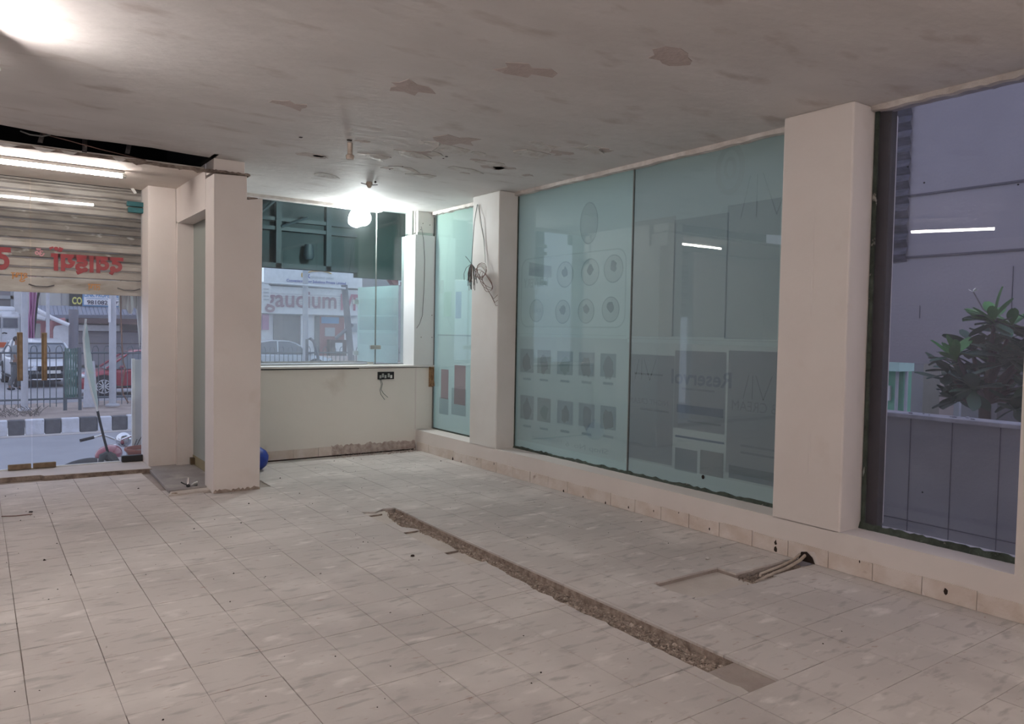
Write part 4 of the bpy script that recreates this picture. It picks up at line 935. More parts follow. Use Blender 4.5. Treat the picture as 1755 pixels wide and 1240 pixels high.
# rubble
def chips(name, n, fn, m, smin, smax, label, seed):
    rr = random.Random(seed); g = MB()
    for _ in range(n):
        x, y, z = fn(rr); s_ = rr.uniform(smin, smax) * (1 if rr.random() < .9 else 1.8); k = rr.randrange(4, 6)
        ax = [rr.uniform(.5, 1) * s_, rr.uniform(.5, 1) * s_, rr.uniform(.3, .8) * s_]; a0 = rr.uniform(0, 6.28); vs = []
        for q in range(k): t = a0 + 2 * math.pi * q / k; vs.append((x + ax[0] * math.cos(t), y + ax[1] * math.sin(t), z + rr.uniform(-.2, .2) * s_))
        vs += [(x + rr.uniform(-.3, .3) * s_, y + rr.uniform(-.3, .3) * s_, z + ax[2]), (x, y, z - ax[2] * .6)]
        g.add(vs, [(q, (q + 1) % k, k) for q in range(k)] + [((q + 1) % k, q, k + 1) for q in range(k)])
    o = g.build(name, m); o['kind'] = 'stuff'; return recenter(tag(o, label, 'rubble'))
def tf(rr):
    y = rr.uniform(TY0, TY1 - .02); l, q = lerp(tr_l, y), lerp(tr_r, y); t = rr.random(); x = l - .01 + (q - l - .012) * t
    return x, y, -.046 + .03 * (1 - t) + rr.uniform(-.004, .006) * (1.6 if y > 4 else 2.0)
tr_o = chips('rubble', 5200, tf, 'rubble', .004, .012, 'brown crumbled mortar filling the long floor trench', 1)
o = chips('pale_chips', 1200, tf, 'rubble2', .004, .012, 'pale mortar chips', 2); del o['category']; o.parent = tr_o; o.location = o.location - tr_o.location
n = 70; vs = []; fs = []
rr = random.Random(8)
for i in range(n + 1):
    y = TY0 + (TY1 - TY0) * i / n; l, q = lerp(tr_l, y), lerp(tr_r, y)
    for k in range(6): vs.append((l - .01 + (q - l + .006) * k / 5, y, -.028 - .022 * k / 5 + rr.uniform(-.004, .004)))
for i in range(n):
    for k in range(5): fs.append((6 * i + k, 6 * i + k + 1, 6 * i + 7 + k, 6 * i + 6 + k))
MB().add(vs, fs).build('trench_fill', 'rubble', floor)
def cf(rr): x = rr.uniform(3.88, 4.5); return x, rr.uniform(CHY0, CHY1), -.04 + rr.uniform(0, .014)
chips('rubble', 700, cf, 'rubble', .004, .012, 'rubble around the conduits by the right wall', 3)
def bf(rr): x = 3.4 + 1.1 * rr.random() ** .8; return x, YB - .02 - abs(rr.gauss(0, .07)), .002
chips('rubble', 420, bf, 'rawplaster', .003, .012, 'crumbs of fallen plaster along the back wall foot', 4)
def ff(rr):
    while True:
        x, y = rr.uniform(-1, 4.45), rr.uniform(2.0, 8.3)
        if not (2.55 < x < 2.95) and not (3.2 < x and 2.8 < y < 3.2) and not (1.3 < x < 2.2 and y > 7): return x, y, .002
chips('floor_debris', 260, ff, 'hole', .002, .007, 'tiny dark crumbs scattered over the tiles', 5)
def fw(rr): x, y, z = ff(rr); return x, y, z
chips('floor_debris', 110, fw, 'flake', .002, .008, 'tiny white paint crumbs scattered over the tiles', 6)
p = onz(1212, 958, 0); tag(recenter(MB().ball((p[0], p[1], .008), .016, (1.3, .8, .6), 8, 6, .25).build('stone_chip', 'flake')), 'white stone chip on the tiles between trench and right wall', 'chip')
p = onz(707, 953, 0); tag(recenter(MB().ball((p[0], p[1], .006), .014, (1.2, .9, .5), 8, 6, .25).build('stone_chip', 'hole')), 'dark stone chip on the tiles left of the trench', 'chip')
p = onz(32, 884, 0); tag(recenter(MB().tube([p + Vector((-.11, .03, .006)), p + Vector((-.02, 0, .005)), p + Vector((.09, -.01, .007))], .004, 5).build('twig', 'wirebrown')), 'thin brown stick on the tiles near the entrance', 'stick')
p = onz(53, 878, 0); tag(recenter(MB().ball((p[0], p[1], .007), .014, (1.2, .9, .5), 8, 6, .25).build('stone_chip', 'darkmetal')), 'dark chip on the tiles beside the thin stick', 'chip')

# =================================================================== OUTSIDE: STREET
def pbox(x0, y0, x1, y1, Y, dep, mb=None):
    """upright box whose front face at distance Y spans the given photo pixels"""
    a = ony(x0, (y0 + y1) / 2, Y); b = ony(x1, (y0 + y1) / 2, Y); xm = (x0 + x1) / 2; t = ony(xm, y0, Y); c = ony(xm, y1, Y)
    return (mb or MB()).box(a[0], b[0], Y, Y + dep, c[2], t[2])
st = struct('ground', (5, 25, -1), 'street outside the shop')
box(-12, 40, 9.45, 20.0, -1.2, -1.0).build('near_road', 'road', st)
MB().poly([(-12, 24.2, -.66), (-12, 24.4, -.55), (-12, 36, -.57), (-12, 60, -.6), (-12, 60, -1.3), (-12, 24.2, -1.3)], (52, 0, 0)).build('far_road', 'road', st)
n = 50; vs = []; fs = []; rr = random.Random(2)
for i in range(n + 1):
    for j in range(9):
        vs.append((-6 + 22 * i / n, 20.22 + (24.3 - 20.22) * j / 8, -.66 + rr.uniform(-.02, .05) * (0 if j in (0,) else 1)))
for i in range(n):
    for j in range(8): fs.append((9 * i + j, 9 * i + 9 + j, 9 * i + 10 + j, 9 * i + 1 + j))
MB().add(vs, fs).build('median_soil', 'median', st, smooth=True)
box(-8, 17, 19.72, 19.99, -1.0, -.985).build('gutter_strip', 'porch', st)
box(-2.6, 1.15, 9.02, 9.25, -1.0, -.06).build('porch_step', 'porch', st)
box(1.15, 2.4, 9.02, 9.95, -1.0, -.06).build('porch_platform', 'porch', st)
box(-2.6, 8, 9.25, 9.5, -1.0, -.55).build('shop_plinth', 'bgrey', st)
# kerb blocks alternately black and white
kb = struct('trim_6', (2, 20, -1), 'kerb of black and white painted blocks along the median')
edges = [onz(x, 735, -.85)[0] for x in (-45, -12, 13, 43, 78, 108, 142, 175, 203, 232)]
edges = [edges[0] - 4.2, edges[0] - 2.8, edges[0] - 1.4] + edges + [edges[-1] + 1.1 * k for k in range(1, 9)]
for k in range(len(edges) - 1):
    w_ = (k % 2 == 0)
    box(edges[k] + .006, edges[k + 1] - .006, 20.0, 20.24, -1.0, -.65 + random.uniform(-.01, .01)).build('kerb_block', 'kerbw' if w_ else 'kerbb', kb, bevel=.02)
# fence
FY = 22.6
fn = thing('median_fence', 'dark metal railing with hooped bars along the median', 'fence', (2, FY, -.65))
zt = ony(60, 604.5, FY)[2]; zb = ony(60, 684, FY)[2]
for z_ in (zt, zb): MB().tube([(-4, FY, z_), (14, FY, z_)], .028, 6).build('rail', 'fence', fn)
step = ony(62, 650, FY)[0] - ony(51, 650, FY)[0]
x = ony(8, 650, FY)[0] - 10 * step; k = 0
while x < 13:
    if not (1.7 < x < 2.45):
        P = [(x, FY, -.62), (x, FY, zt + .10)]
        if k % 2 == 0: P += [(x + .03, FY, zt + .17), (x + .10, FY, zt + .19), (x + step - .03, FY, zt + .17), (x + step, FY, zt + .10), (x + step, FY, zt)]
        MB().tube(P, .011, 5).build('bar', 'fence', fn)
    x += step; k += 1
gp = thing('fence_panel', 'dark green slatted gate panel leaning at the gap in the median railing', 'panel', (2.1, FY - .3, -.65))
a = ony(111, 650, 21.6); b = ony(137, 650, 21.6); zt2 = ony(124, 595, 21.6)[2]; zb2 = ony(124, 681, 21.6)[2]
for k in range(6):
    x0 = a[0] + (b[0] - a[0]) * k / 6; box(x0, x0 + (b[0] - a[0]) / 6 - .012, 21.6, 21.63, zb2, zt2 - random.uniform(0, .04)).build('slat', 'fencegreen', gp)
for z_ in (zt2 - .15, zb2 + .04): box(a[0] - .02, b[0] + .02, 21.63, 21.67, z_ - .03, z_ + .03).build('crossbar', 'fence', gp)
box(b[0] - .04, b[0] + .03, 21.55, 21.62, -.66, zt2).build('post', 'fence', gp); box(a[0] - .03, a[0] + .05, 21.63, 21.7, -.66, zt2 - .1).build('post', 'fence', gp)
def pole(x, ytop, ybot, Y, r_, m, label, cat='pole', name='street_pole', lean=0.0, zb=None):
    a = ony(x, ybot, Y); b = ony(x + lean, ytop, Y)
    t = thing(name, label, cat, a)
    MB().tube([a, b], r_, 12).build('shaft', m, t); MB().lathe([(r_ * 2, 0), (r_ * 2, .04), (r_ * 1.2, .06)], a, (0, 0, 1), 12).build('base_collar', m, t); return t
pole(42, 380, 703, 21.8, .075, 'pole', 'left white pole on the median before the silver car')
pole(193, 380, 695, 22.2, .085, 'pole', 'right white pole on the median before the red car')
pole(82, 380, 600, 33, .06, 'pole', 'thin pale pole behind the silver car', name='thin_pole')
pole(126, 530, 603, 38.5, .19, 'poledark', 'thick grey concrete pole under the yellow and black signboard', name='utility_pole')
# painted post
a = ony(155, 700, 22.4); t = tag(recenter(MB().poly([(a[0] - .16, 22.4, -.65), (a[0] + .18, 22.4, -.65), (a[0] + .10, 22.4, .55), (a[0] - .10, 22.4, .55)], (0, .12, 0)).build('marble_post', 'kerbw')), 'short pale mottled post on the median behind the banner', 'post')
# scrub on the median
g = MB(); rr = random.Random(4)
for k in range(60):
    c = Vector((rr.uniform(.35, 1.2), rr.uniform(20.6, 21.3), -.64)); d_ = Vector((rr.uniform(-.2, .2), rr.uniform(-.1, .1), rr.uniform(.05, .25)))
    g.tube([c, c + d_ * .6, c + d_ + Vector((rr.uniform(-.1, .1), 0, 0))], .006, 4)
o = g.build('dry_scrub', 'bark'); o['kind'] = 'stuff'; tag(o, 'dry twiggy scrub on the median behind the left kerb', 'scrub'); recenter(o)

# ---- cars
def place(root, loc, rz, sc=1.0):
    root.location = loc; root.rotation_euler = (0, 0, rz); root.scale = (sc, sc, sc)
def car(name, label, paint, L=4.2, W=1.72, Ht=1.48, prof=None, cab=None, plate=True):
    """car pointing to +X, origin at ground centre"""
    t = thing(name, label, 'car')
    prof = prof or [(-2.1, .62), (-2.05, .88), (-1.6, .98), (-.9, .95), (.3, .93), (1.0, .90), (1.6, .80), (1.95, .68), (2.08, .50)]
    k = L / 4.2
    def loft(secs):
        vs = []; fs = []; m = len(secs[0])
        for s_ in secs: vs += s_
        for i in range(len(secs) - 1):
            for j in range(m): fs.append((i * m + j, (i + 1) * m + j, (i + 1) * m + (j + 1) % m, i * m + (j + 1) % m))
        fs += [tuple(range(m)), tuple(range((len(secs) - 1) * m, len(secs) * m))[::-1]]
        g = MB(); g.add(vs, fs); g.sm = True; return g
    secs = []
    for x, zt_ in prof:
        e = abs(x) / 2.1; wd = W / 2 * (1 - .16 * max(0, e - .7) / .3); zb_ = .24 + (.12 if e > .95 else 0)
        secs.append([(x * k, -wd * .96, zb_), (x * k, -wd, zb_ + .18), (x * k, -wd * .98, zt_ - .10), (x * k, -wd * .86, zt_), (x * k, wd * .86, zt_), (x * k, wd * .98, zt_ - .10), (x * k, wd, zb_ + .18), (x * k, wd * .96, zb_)])
    loft(secs).build('body', paint, t)
    cab = cab or [(-1.75, .96), (-1.15, Ht - .10), (-.6, Ht), (.15, Ht - .02), (.45, Ht - .12), (1.15, .90)]
    def cabsec(x, z, inset=0.0, zbb=.90):
        h = (z - .9) / (Ht - .9); wd = W / 2 * .94 - .16 * h - inset
        return [(x * k, -W / 2 * .93 + inset, zbb), (x * k, -wd, z), (x * k, wd, z), (x * k, W / 2 * .93 - inset, zbb)]
    loft([cabsec(x, max(z - .015, .905)) for x, z in cab]).build('windows', 'carglass', t)
    rf = [(x, z) for x, z in cab if z > Ht - .14]
    loft([[(x * k, -(W / 2 * .94 - .155), z), (x * k, -(W / 2 * .94 - .2), z + .03), (x * k, (W / 2 * .94 - .2), z + .03), (x * k, (W / 2 * .94 - .155), z)] for x, z in rf]).build('roof', paint, t)
    for s_ in (-1, 1):
        for (x0, z0), (x1, z1) in ((cab[0], rf[0]), (rf[-1], cab[-1])):
            y0 = s_ * (W / 2 * .94 - .16 * (z0 - .9) / (Ht - .9)); y1 = s_ * (W / 2 * .94 - .16 * (z1 - .9) / (Ht - .9))
            MB().tube([(x0 * k, y0, z0), (x1 * k, y1, z1 + .01)], .035, 6).build('pillar', paint, t)
        MB().tube([(-.35 * k, s_ * (W / 2 * .94), .92), (-.35 * k, s_ * (W / 2 * .94 - .155), Ht - .01)], .03, 6).build('pillar', paint, t)
        MB().ball((.72 * k, s_ * (W / 2 + .07), .98), .10, (.6, 1, .65), 10, 6).build('wing_mirror', paint, t)
        MB().ball((1.93 * k, s_ * W * .36, .66), .15, (.7, 1.3, .55), 12, 8).build('headlight', 'headlight', t)
        MB().ball((-2.02 * k, s_ * W * .38, .78), .12, (.5, 1, .8), 10, 6).build('tail_light', 'carred', t)
        MB().tube([(1.0 * k, s_ * (W / 2 + .001), .30), (-1.0 * k, s_ * (W / 2 + .001), .30)], .035, 6).build('sill_strip', 'tyre', t)
        for x in (-1.28, 1.28):
            c = Vector((x * k, s_ * (W / 2 - .08), .32))
            MB().lathe([(.40, -.06), (.40, .075)], c, (0, s_, 0), 20).build('wheel_arch', 'tyre', t)
            wl_ = MB().lathe([(.20, -.1), (.31, -.1), (.33, -.06), (.33, .085), (.30, .105), (.23, .105)], c, (0, s_, 0), 22).build('wheel', 'tyre', t)
            g = MB().lathe([(.22, .085), (.235, .108), (.21, .108), (.20, .09)], c, (0, s_, 0), 22)
            for q in range(10):
                a = 2 * math.pi * q / 10; g.tube([c + Vector((.04 * math.cos(a), s_ * .112, .04 * math.sin(a))), c + Vector((.21 * math.cos(a), s_ * .108, .21 * math.sin(a)))], .018, 5)
            g.lathe([(.05, .10), (.04, .125)], c, (0, s_, 0), 10).build('rim', 'headlight', wl_)
    MB().box(2.0 * k, 2.12 * k, -W * .22, W * .22, .55, .66).build('grille', 'tyre', t, bevel=.02)
    MB().box(1.96 * k, 2.125 * k, -W * .34, W * .34, .28, .42).build('lower_intake', 'tyre', t, bevel=.03)
    MB().tube([(1.98 * k, -W * .42, .30), (2.13 * k, -W * .25, .26), (2.15 * k, W * .25, .26), (1.98 * k, W * .42, .30)], .02, 6).build('bumper_trim', 'chrome', t)
    MB().tube([(2.07 * k, -W * .24, .68), (2.12 * k, 0, .67), (2.07 * k, W * .24, .68)], .018, 6).build('chrome_strip', 'chrome', t)
    if plate: MB().box(2.12 * k, 2.15 * k, -.26, .26, .44, .54).build('number_plate', 'whiteplastic', t)
    return t
c1 = car('sedan', 'silver sedan facing the shop beyond the median railing', 'carwhite')
p = ony(72, 600, 32.6); p = ony(70, 600, 28.6); place(c1, (p[0] + .05, 30.75, -.55), math.radians(-84), 1.03)
c2 = car('hatchback', 'bright red hatchback seen from the side beyond the median railing', 'carred', L=4.0, Ht=1.52,
         cab=[(-2.02, .98), (-1.85, 1.30), (-1.4, 1.47), (-.5, 1.52), (.2, 1.50), (.5, 1.40), (1.2, .92)])
MB().ball((-1.95, .7, .95), .10, (1, 1, .5), 10, 6).build('lit_lamp', 'litlamp', c2)
p = ony(178, 650, 24.6); place(c2, (p[0] + 1.05, 25.35, -.55), math.pi, .86)
c3 = car('parked_car', 'white parked car seen through the foot of the back window', 'carwhite'); p = ony(487, 605, 33)
place(c3, (p[0] + .3, 34, -.57), math.radians(-10), 1.02)
# dark car beside the red one
# ---- white van
vn = thing('van', 'tall white van seen from behind with an orange stripe', 'van', (0, 42, -.6))
VY = 42
def vb(x0, y0, x1, y1, dep, m, name, off=0.0, par=vn, bev=.0): return pbox(x0, y0, x1, y1, VY + off, dep, None).build(name, m, par, bevel=bev)
vb(-60, 532, 37, 604, 5.5, 'vanwhite', 'body', bev=.25)
vb(-50, 524, 28, 536, 5.2, 'vanwhite', 'high_roof', .2, bev=.15)
vb(4, 543, 31, 562, .05, 'greyframe', 'window_frame', -.04); vb(5.5, 545, 30, 561, .05, 'carglass', 'rear_window', -.07)
vb(-40, 543, 1, 562, .05, 'carglass', 'rear_window', -.05)
vb(-60, 586, 11, 595, .05, 'vanorange', 'orange_stripe', -.05); vb(-60, 597, 10, 603, .08, 'whiteplastic', 'rear_bumper', -.1)
MB().tube([ony(4, 571, VY - .1), ony(7, 570, VY - .14), ony(12, 571, VY - .1)], .03, 6).build('door_handle', 'tyre', vn)
vb(1.5, 538, 2.5, 585, .04, 'greyframe', 'door_seam', -.03); vb(20, 533, 27, 535, .1, 'headlight', 'roof_lamp', -.06)
for x in (-45, 22):
    c = ony(x, 606, VY + .6); MB().lathe([(.2, -.15), (.42, -.15), (.42, .15), (.2, .15)], (c[0], VY + .6, -.6 + .42), (1, 0, 0), 18).build('wheel', 'tyre', vn)
# ---- person
def skin_mesh(name, joints, edges_, m, parent, sub=2):
    me = bpy.data.meshes.new(name); me.from_pydata([j[0] for j in joints], edges_, [])
    o = bpy.data.objects.new(name, me); COL.objects.link(o); mo = o.modifiers.new('s', 'SKIN'); mo.use_smooth_shade = True
    for i, j in enumerate(joints):
        r_ = j[1]; me.skin_vertices[0].data[i].radius = (r_, r_) if not isinstance(r_, tuple) else r_
    me.skin_vertices[0].data[0].use_root = True
    su = o.modifiers.new('u', 'SUBSURF'); su.levels = sub; su.render_levels = sub
    dg = bpy.context.evaluated_depsgraph_get(); me2 = bpy.data.meshes.new_from_object(o.evaluated_get(dg)); bpy.data.objects.remove(o)
    me2.name = name; me2.materials.clear(); me2.materials.append(M[m]); me2.polygons.foreach_set('use_smooth', [True] * len(me2.polygons))
    o = bpy.data.objects.new(name, me2); COL.objects.link(o); o.parent = parent; return o
pe = thing('person', 'person in grey shirt and dark trousers walking beyond the railing', 'person')
J = [((0, 0, .95), .13), ((0, 0, 1.12), .125), ((0, .01, 1.32), .15), ((0, .01, 1.45), .09), ((0, 0, 1.53), .055), ((0, -.01, 1.60), .075), ((0, -.01, 1.69), .085), ((0, -.01, 1.76), .06),
     ((.18, .01, 1.42), .06), ((.25, .03, 1.15), .042), ((.24, -.06, .92), .032), ((-.18, .01, 1.42), .06), ((-.26, -.02, 1.15), .042), ((-.25, -.10, .92), .032),
     ((.09, 0, .88), .09), ((.10, -.10, .50), .062), ((.10, -.02, .09), .042), ((.10, -.17, .04), .04), ((-.09, 0, .88), .09), ((-.10, .04, .50), .062), ((-.10, .20, .12), .042), ((-.10, .08, .04), .04)]
E_ = [(0, 1), (1, 2), (2, 3), (3, 4), (4, 5), (5, 6), (6, 7), (3, 8), (8, 9), (9, 10), (3, 11), (11, 12), (12, 13), (0, 14), (14, 15), (15, 16), (16, 17), (0, 18), (18, 19), (19, 20), (20, 21)]
for s_, w_ in ((1, 10), (-1, 13)):
    bx, by, bz = J[w_][0]; J.append(((bx, by - .01, bz - .07), .03)); pi_ = len(J) - 1; E_.append((w_, pi_))
    for q in range(4):
        L_ = (.075, .085, .08, .062)[q]; J.append(((bx + (q - 1.5) * .004, by - .035 + (q - 1.5) * .019 + .015, bz - .115), .009)); J.append(((bx - s_ * .012, by - .03 + (q - 1.5) * .02 + .012, bz - .11 - L_ * .7), .0075))
        E_.append((pi_, len(J) - 2)); E_.append((len(J) - 2, len(J) - 1))
    J.append(((bx - s_ * .01, by - .055, bz - .08), .010)); J.append(((bx - s_ * .015, by - .065, bz - .12), .008)); E_ += [(pi_, len(J) - 2), (len(J) - 2, len(J) - 1)]
skin_mesh('body', J, E_, 'skin', pe, 1)
sj = [((0, 0, .92), .16), ((0, 0, 1.12), .150), ((0, .01, 1.32), .175), ((0, .01, 1.46), .10), ((.19, .01, 1.42), .08), ((.255, .03, 1.18), .06), ((-.19, .01, 1.42), .08), ((-.265, -.02, 1.18), .06)]
skin_mesh('shirt', sj, [(0, 1), (1, 2), (2, 3), (3, 4), (4, 5), (3, 6), (6, 7)], 'shirt', pe, 2)
tj = [((0, 0, .97), .15), ((.09, 0, .86), .115), ((.10, -.10, .50), .085), ((.10, -.02, .10), .065), ((-.09, 0, .86), .115), ((-.10, .04, .50), .085), ((-.10, .20, .14), .065)]
skin_mesh('trousers', tj, [(0, 1), (1, 2), (2, 3), (0, 4), (4, 5), (5, 6)], 'darkcloth', pe, 2)
MB().ball((0, .012, 1.715), .100, (.95, 1.0, .95), 14, 10).build('hair', 'hair', pe)
for s_ in (-1, 1):
    MB().ball((.032 * s_, -.094, 1.685), .013, (1, .6, .7), 8, 6).build('eye', 'whiteplastic', pe); MB().ball((.088 * s_, 0, 1.675), .024, (.4, .7, 1.1), 8, 6).build('ear', 'skin', pe)
MB().poly([(-.012, -.09, 1.655), (.012, -.09, 1.655), (0, -.09, 1.69)], (0, -.03, 0)).build('nose', 'skin', pe); MB().ball((0, -.085, 1.625), .02, (1.2, .4, .3), 8, 6).build('mouth', 'bmaroon', pe)
for s_, yy in ((1, -.08), (-1, .14)): MB().ball((.10 * s_, yy, .05), .06, (.8, 2.1, .8), 12, 8).build('shoe', 'tyre', pe)
p = ony(29, 640, 30); p = ony(29, 640, 27.8); pe.location = (p[0], 27.8, -.55); pe.rotation_euler = (0, 0, math.radians(70)); pe.scale = (.92,) * 3

# ---- things just outside the glass doors
fb = thing('feather_banner', 'tall pale teal feather banner leaning on its black pole outside the doors', 'banner', onz(188, 793, -.1))
FBY = 9.7
def fp(x, y): q = ony(x, y, FBY); return Vector((q[0], FBY, q[2]))
left = [(146, 546), (142, 566), (142, 586), (144, 608), (148, 634), (155, 664), (162, 690), (167, 704)]
right = [(168, 703), (167, 680), (163, 655), (159, 625), (155, 600), (153, 580), (149, 556), (147, 546)]
MB().poly([fp(*q) for q in left + right], (0, .012, 0)).build('banner_cloth', 'banner', fb)
MB().tube([fp(147, 546) + Vector((0, -.01, 0)), fp(143, 580) + Vector((0, -.01, 0)), fp(147, 628) + Vector((0, -.01, 0)), fp(157, 672) + Vector((0, -.01, 0)), fp(167, 704) + Vector((0, -.01, 0))], .012, 6).build('sleeve', 'bwhite', fb)
MB().tube([fp(167, 703), fp(172, 725), fp(178, 750), fp(185, 776)], .014, 8).build('pole', 'tyre', fb)
P = fp(186, 776)
MB().tube([P, P + Vector((.03, -.02, -.04)), P + Vector((.10, -.04, -.13))], [.03, .05, .03], 8).build('stand_foot', 'darkcloth', fb)
MB().tube([P, P + Vector((-.06, 0, -.03)), P + Vector((-.10, 0, -.15))], [.03, .04, .02], 8).build('stand_foot', 'darkcloth', fb)
MB().ball(P + Vector((0, .02, -.05)), .045, (1.0, .7, 1.0), 12, 8, .12).build('stand_weight', 'darkcloth', fb)
# motorcycle
mc = thing('motorcycle', 'red motorcycle parked below the step outside the doors', 'motorcycle')
def wheel(c):
    w_ = MB().lathe([(.22, -.045), (.28, -.05), (.30, 0), (.28, .05), (.22, .045)], c, (1, 0, 0), 24).build('wheel', 'tyre', mc)
    g = MB()
    for q in range(12):
        a = 2 * math.pi * q / 12; g.tube([Vector(c), Vector(c) + Vector((0, .23 * math.cos(a), .23 * math.sin(a)))], .004, 4)
    g.lathe([(.05, -.06), (.05, .06)], c, (1, 0, 0), 10).build('spokes', 'chrome', w_)
wheel((0, .66, .30)); wheel((0, -.62, .30))
MB().ball((0, .16, .84), .17, (.75, 1.35, .72), 18, 12).build('fuel_tank', 'bikered', mc)
MB().ball((0, -.42, .80), .2, (.62, 1.9, .35), 16, 10).build('seat', 'tyre', mc)
MB().ball((0, -.80, .72), .12, (.7, 1.2, .7), 12, 8).build('tail_cowl', 'bikered', mc); MB().ball((0, -.94, .70), .05, (1.2, .6, .8), 10, 6).build('tail_lamp', 'vanorange', mc)
for s_ in (-1, 1):
    MB().tube([(s_ * .08, .66, .30), (s_ * .08, .42, .92)], .022, 8).build('fork', 'chrome', mc)
    MB().tube([(s_ * .05, .38, 1.0), (s_ * .20, .36, 1.06), (s_ * .30, .28, 1.03)], .013, 8).build('handlebar', 'chrome', mc)
    MB().tube([(s_ * .28, .30, 1.035), (s_ * .41, .20, 1.0)], .02, 8).build('grip', 'tyre', mc)
    pass
    MB().tube([(s_ * .12, -.45, .60), (s_ * .12, -.62, .32)], .025, 8).build('shock_absorber', 'chrome', mc)
MB().ball((0, .50, .98), .10, (1, .8, 1), 14, 10).build('headlamp', 'chrome', mc)
g = MB().box(-.12, .12, -.12, .22, .32, .56); g.build('engine', 'steel', mc, bevel=.03)
MB().tube([(.13, .1, .40), (.16, -.2, .28), (.17, -.75, .32)], [.02, .04, .045], 10).build('exhaust', 'chrome', mc)
MB().tube([(0, .40, .85), (0, .1, .58), (0, -.3, .62), (0, -.6, .66)], .025, 8).build('frame', 'tyre', mc)
MB().poly([(-.06, .46, .52), (.06, .46, .52), (.06, .86, .55), (-.06, .86, .55)], (0, .0, .04)).build('mudguard', 'bikered', mc)
p = ony(207, 762, 10.9); mc.location = (p[0] - .24, 10.75, -1.0); mc.rotation_euler = (0, 0, math.radians(-38))
# pot
p = onz(236, 792, -.06)
po = thing('flower_pot', 'wide shallow terracotta pot on the porch outside the doors', 'pot', (1.60, 9.55, -.06))
MB().lathe([(.13, 0), (.16, .03), (.20, .11), (.225, .13), (.225, .155), (.20, .155), (.17, .10)], (1.60, 9.55, -.06), (0, 0, 1), 26).build('bowl', 'terracotta', po)
MB().lathe([(.0, .0), (.19, .005), (.19, .012)], (1.60, 9.55, .04), (0, 0, 1), 20).build('soil', 'bark', po)
a = ony(228, 616, 10.1); b = ony(270, 616, 10.1)
wbd = thing('panel_board', 'tall scuffed white panel standing outside by the right door edge', 'board', ((a[0] + b[0]) / 2, 10.1, -.06))
box(a[0], b[0] + .3, 10.1, 10.14, -.3, a[2]).build('board', 'whiteboard', wbd); box(a[0] - .012, a[0] + .02, 10.09, 10.15, -.3, a[2] + .01).build('edge_strip', 'whiteplastic', wbd)
P = [ony(x, y, 10.05) for x, y in ((243, 748), (238, 755), (235, 752), (231, 762), (234, 770))]
MB().tube(P, .004, 4).build('dry_stem', 'wire', wbd); P = [ony(x, y, 10.05) for x, y in ((244, 745), (236, 760), (229, 771))]; MB().tube(P, .004, 4).build('dry_stem', 'wire', wbd)
# brown hanging cord outside
P = [ony(x, y, 9.315) for x, y in ((206, 300), (207, 540), (208, 560), (209, 590), (211, 620), (215, 632), (212, 642), (209, 660), (211, 675), (220, 690))]
tag(recenter(MB().tube(P, .008, 6).build('hanging_cord', 'wirebrown')), 'brown cord hanging outside the right glass door', 'cord')
# crumpled sheet hung behind the glass
g = MB(); rr = random.Random(6); a = ony(203, 545, 9.36); b = ony(248, 500, 9.36); b[2] = 3.1; n = 14; vs = []; fs = []
for i in range(n + 1):
    x = a[0] + (b[0] + .1 - a[0]) * i / n; zl = a[2] + (rr.uniform(-.35, .15) if i > 3 else .1)
    for j in range(5): vs.append((x, 9.36 + rr.uniform(-.025, .025), b[2] + (zl - b[2]) * j / 4))
for i in range(n):
    for j in range(4): fs.append((5 * i + j, 5 * i + 5 + j, 5 * i + 6 + j, 5 * i + 1 + j))
g.add(vs, fs); g.build('x', 'whiteboard'); o = bpy.data.objects['x']; o.name = 'crumpled_sheet'; o.modifiers.new('th', 'SOLIDIFY').thickness = .006
tag(recenter(o), 'crumpled whitish plastic sheet hanging outside near the right door edge', 'sheet')

# ---- buildings across the street (seen through the doors)
BY0 = 40
def building(name, label, x0, y0, x1, y1, Y, dep, m):
    a = ony(x0, 560, Y); b = ony(x1, 560, Y); t = thing(name, label, 'building', ((a[0] + b[0]) / 2, Y, -.6))
    zt_ = ony((x0 + x1) / 2, y0, Y)[2]; box(a[0], b[0], Y, Y + dep, -.6, zt_).build('wall', m, t); return t
b1 = building('shop_building', 'cream building with a corrugated awning across the street', 60, 330, 330, 0, 42, 8, 'bwall')
def on(par, name, m, x0, y0, x1, y1, Y, dep=.1): return pbox(x0, y0, x1, y1, Y - dep, dep).build(name, m, par)
for x in (68, 105, 160, 190): on(b1, 'wall_seam', 'bgrey', x, 470, x + 1, 545, 42, .04)
on(b1, 'grey_shutter_wall', 'bgrey', 90, 556, 330, 625, 42, .3)
on(b1, 'white_wall_panel', 'bwhite', 92, 555, 118, 604, 41.6, .3)
for y in (568, 588): on(b1, 'panel_joint', 'corrbrown', 130, y, 330, y + 1, 41.7, .05)
on(b1, 'brown_shade_band', 'corrbrown', 120, 546, 300, 555, 41.5, 1.2)
on(b1, 'pale_signband', 'bwhite', 135, 557, 205, 567, 41.4, .1)
on(b1, 'dark_opening', 'bdark', 210, 536, 240, 566, 41.6, .1)
on(b1, 'red_name_board', 'bmaroon', 214, 508, 250, 522, 40.5, .2)
for k in range(34):
    x = 62 + 7 * k; a = ony(x, 543, 40.9); MB().tube([a, a + Vector((0, 1.0, .45))], .13, 6).build('corrugated_sheet', 'corr', b1)
b2 = building('left_building', 'grey building with a window behind the white van', -120, 330, 58, 0, 52, 8, 'bgrey')
on(b2, 'window', 'bdark', -10, 513, 18, 526, 52, .1); on(b2, 'window_frame', 'greyframe', -12, 506, 24, 512, 52, .2); on(b2, 'window_frame', 'greyframe', 18, 480, 24, 530, 52, .2)
on(b2, 'white_band', 'bwhite', 24, 480, 62, 545, 51.5, .3)
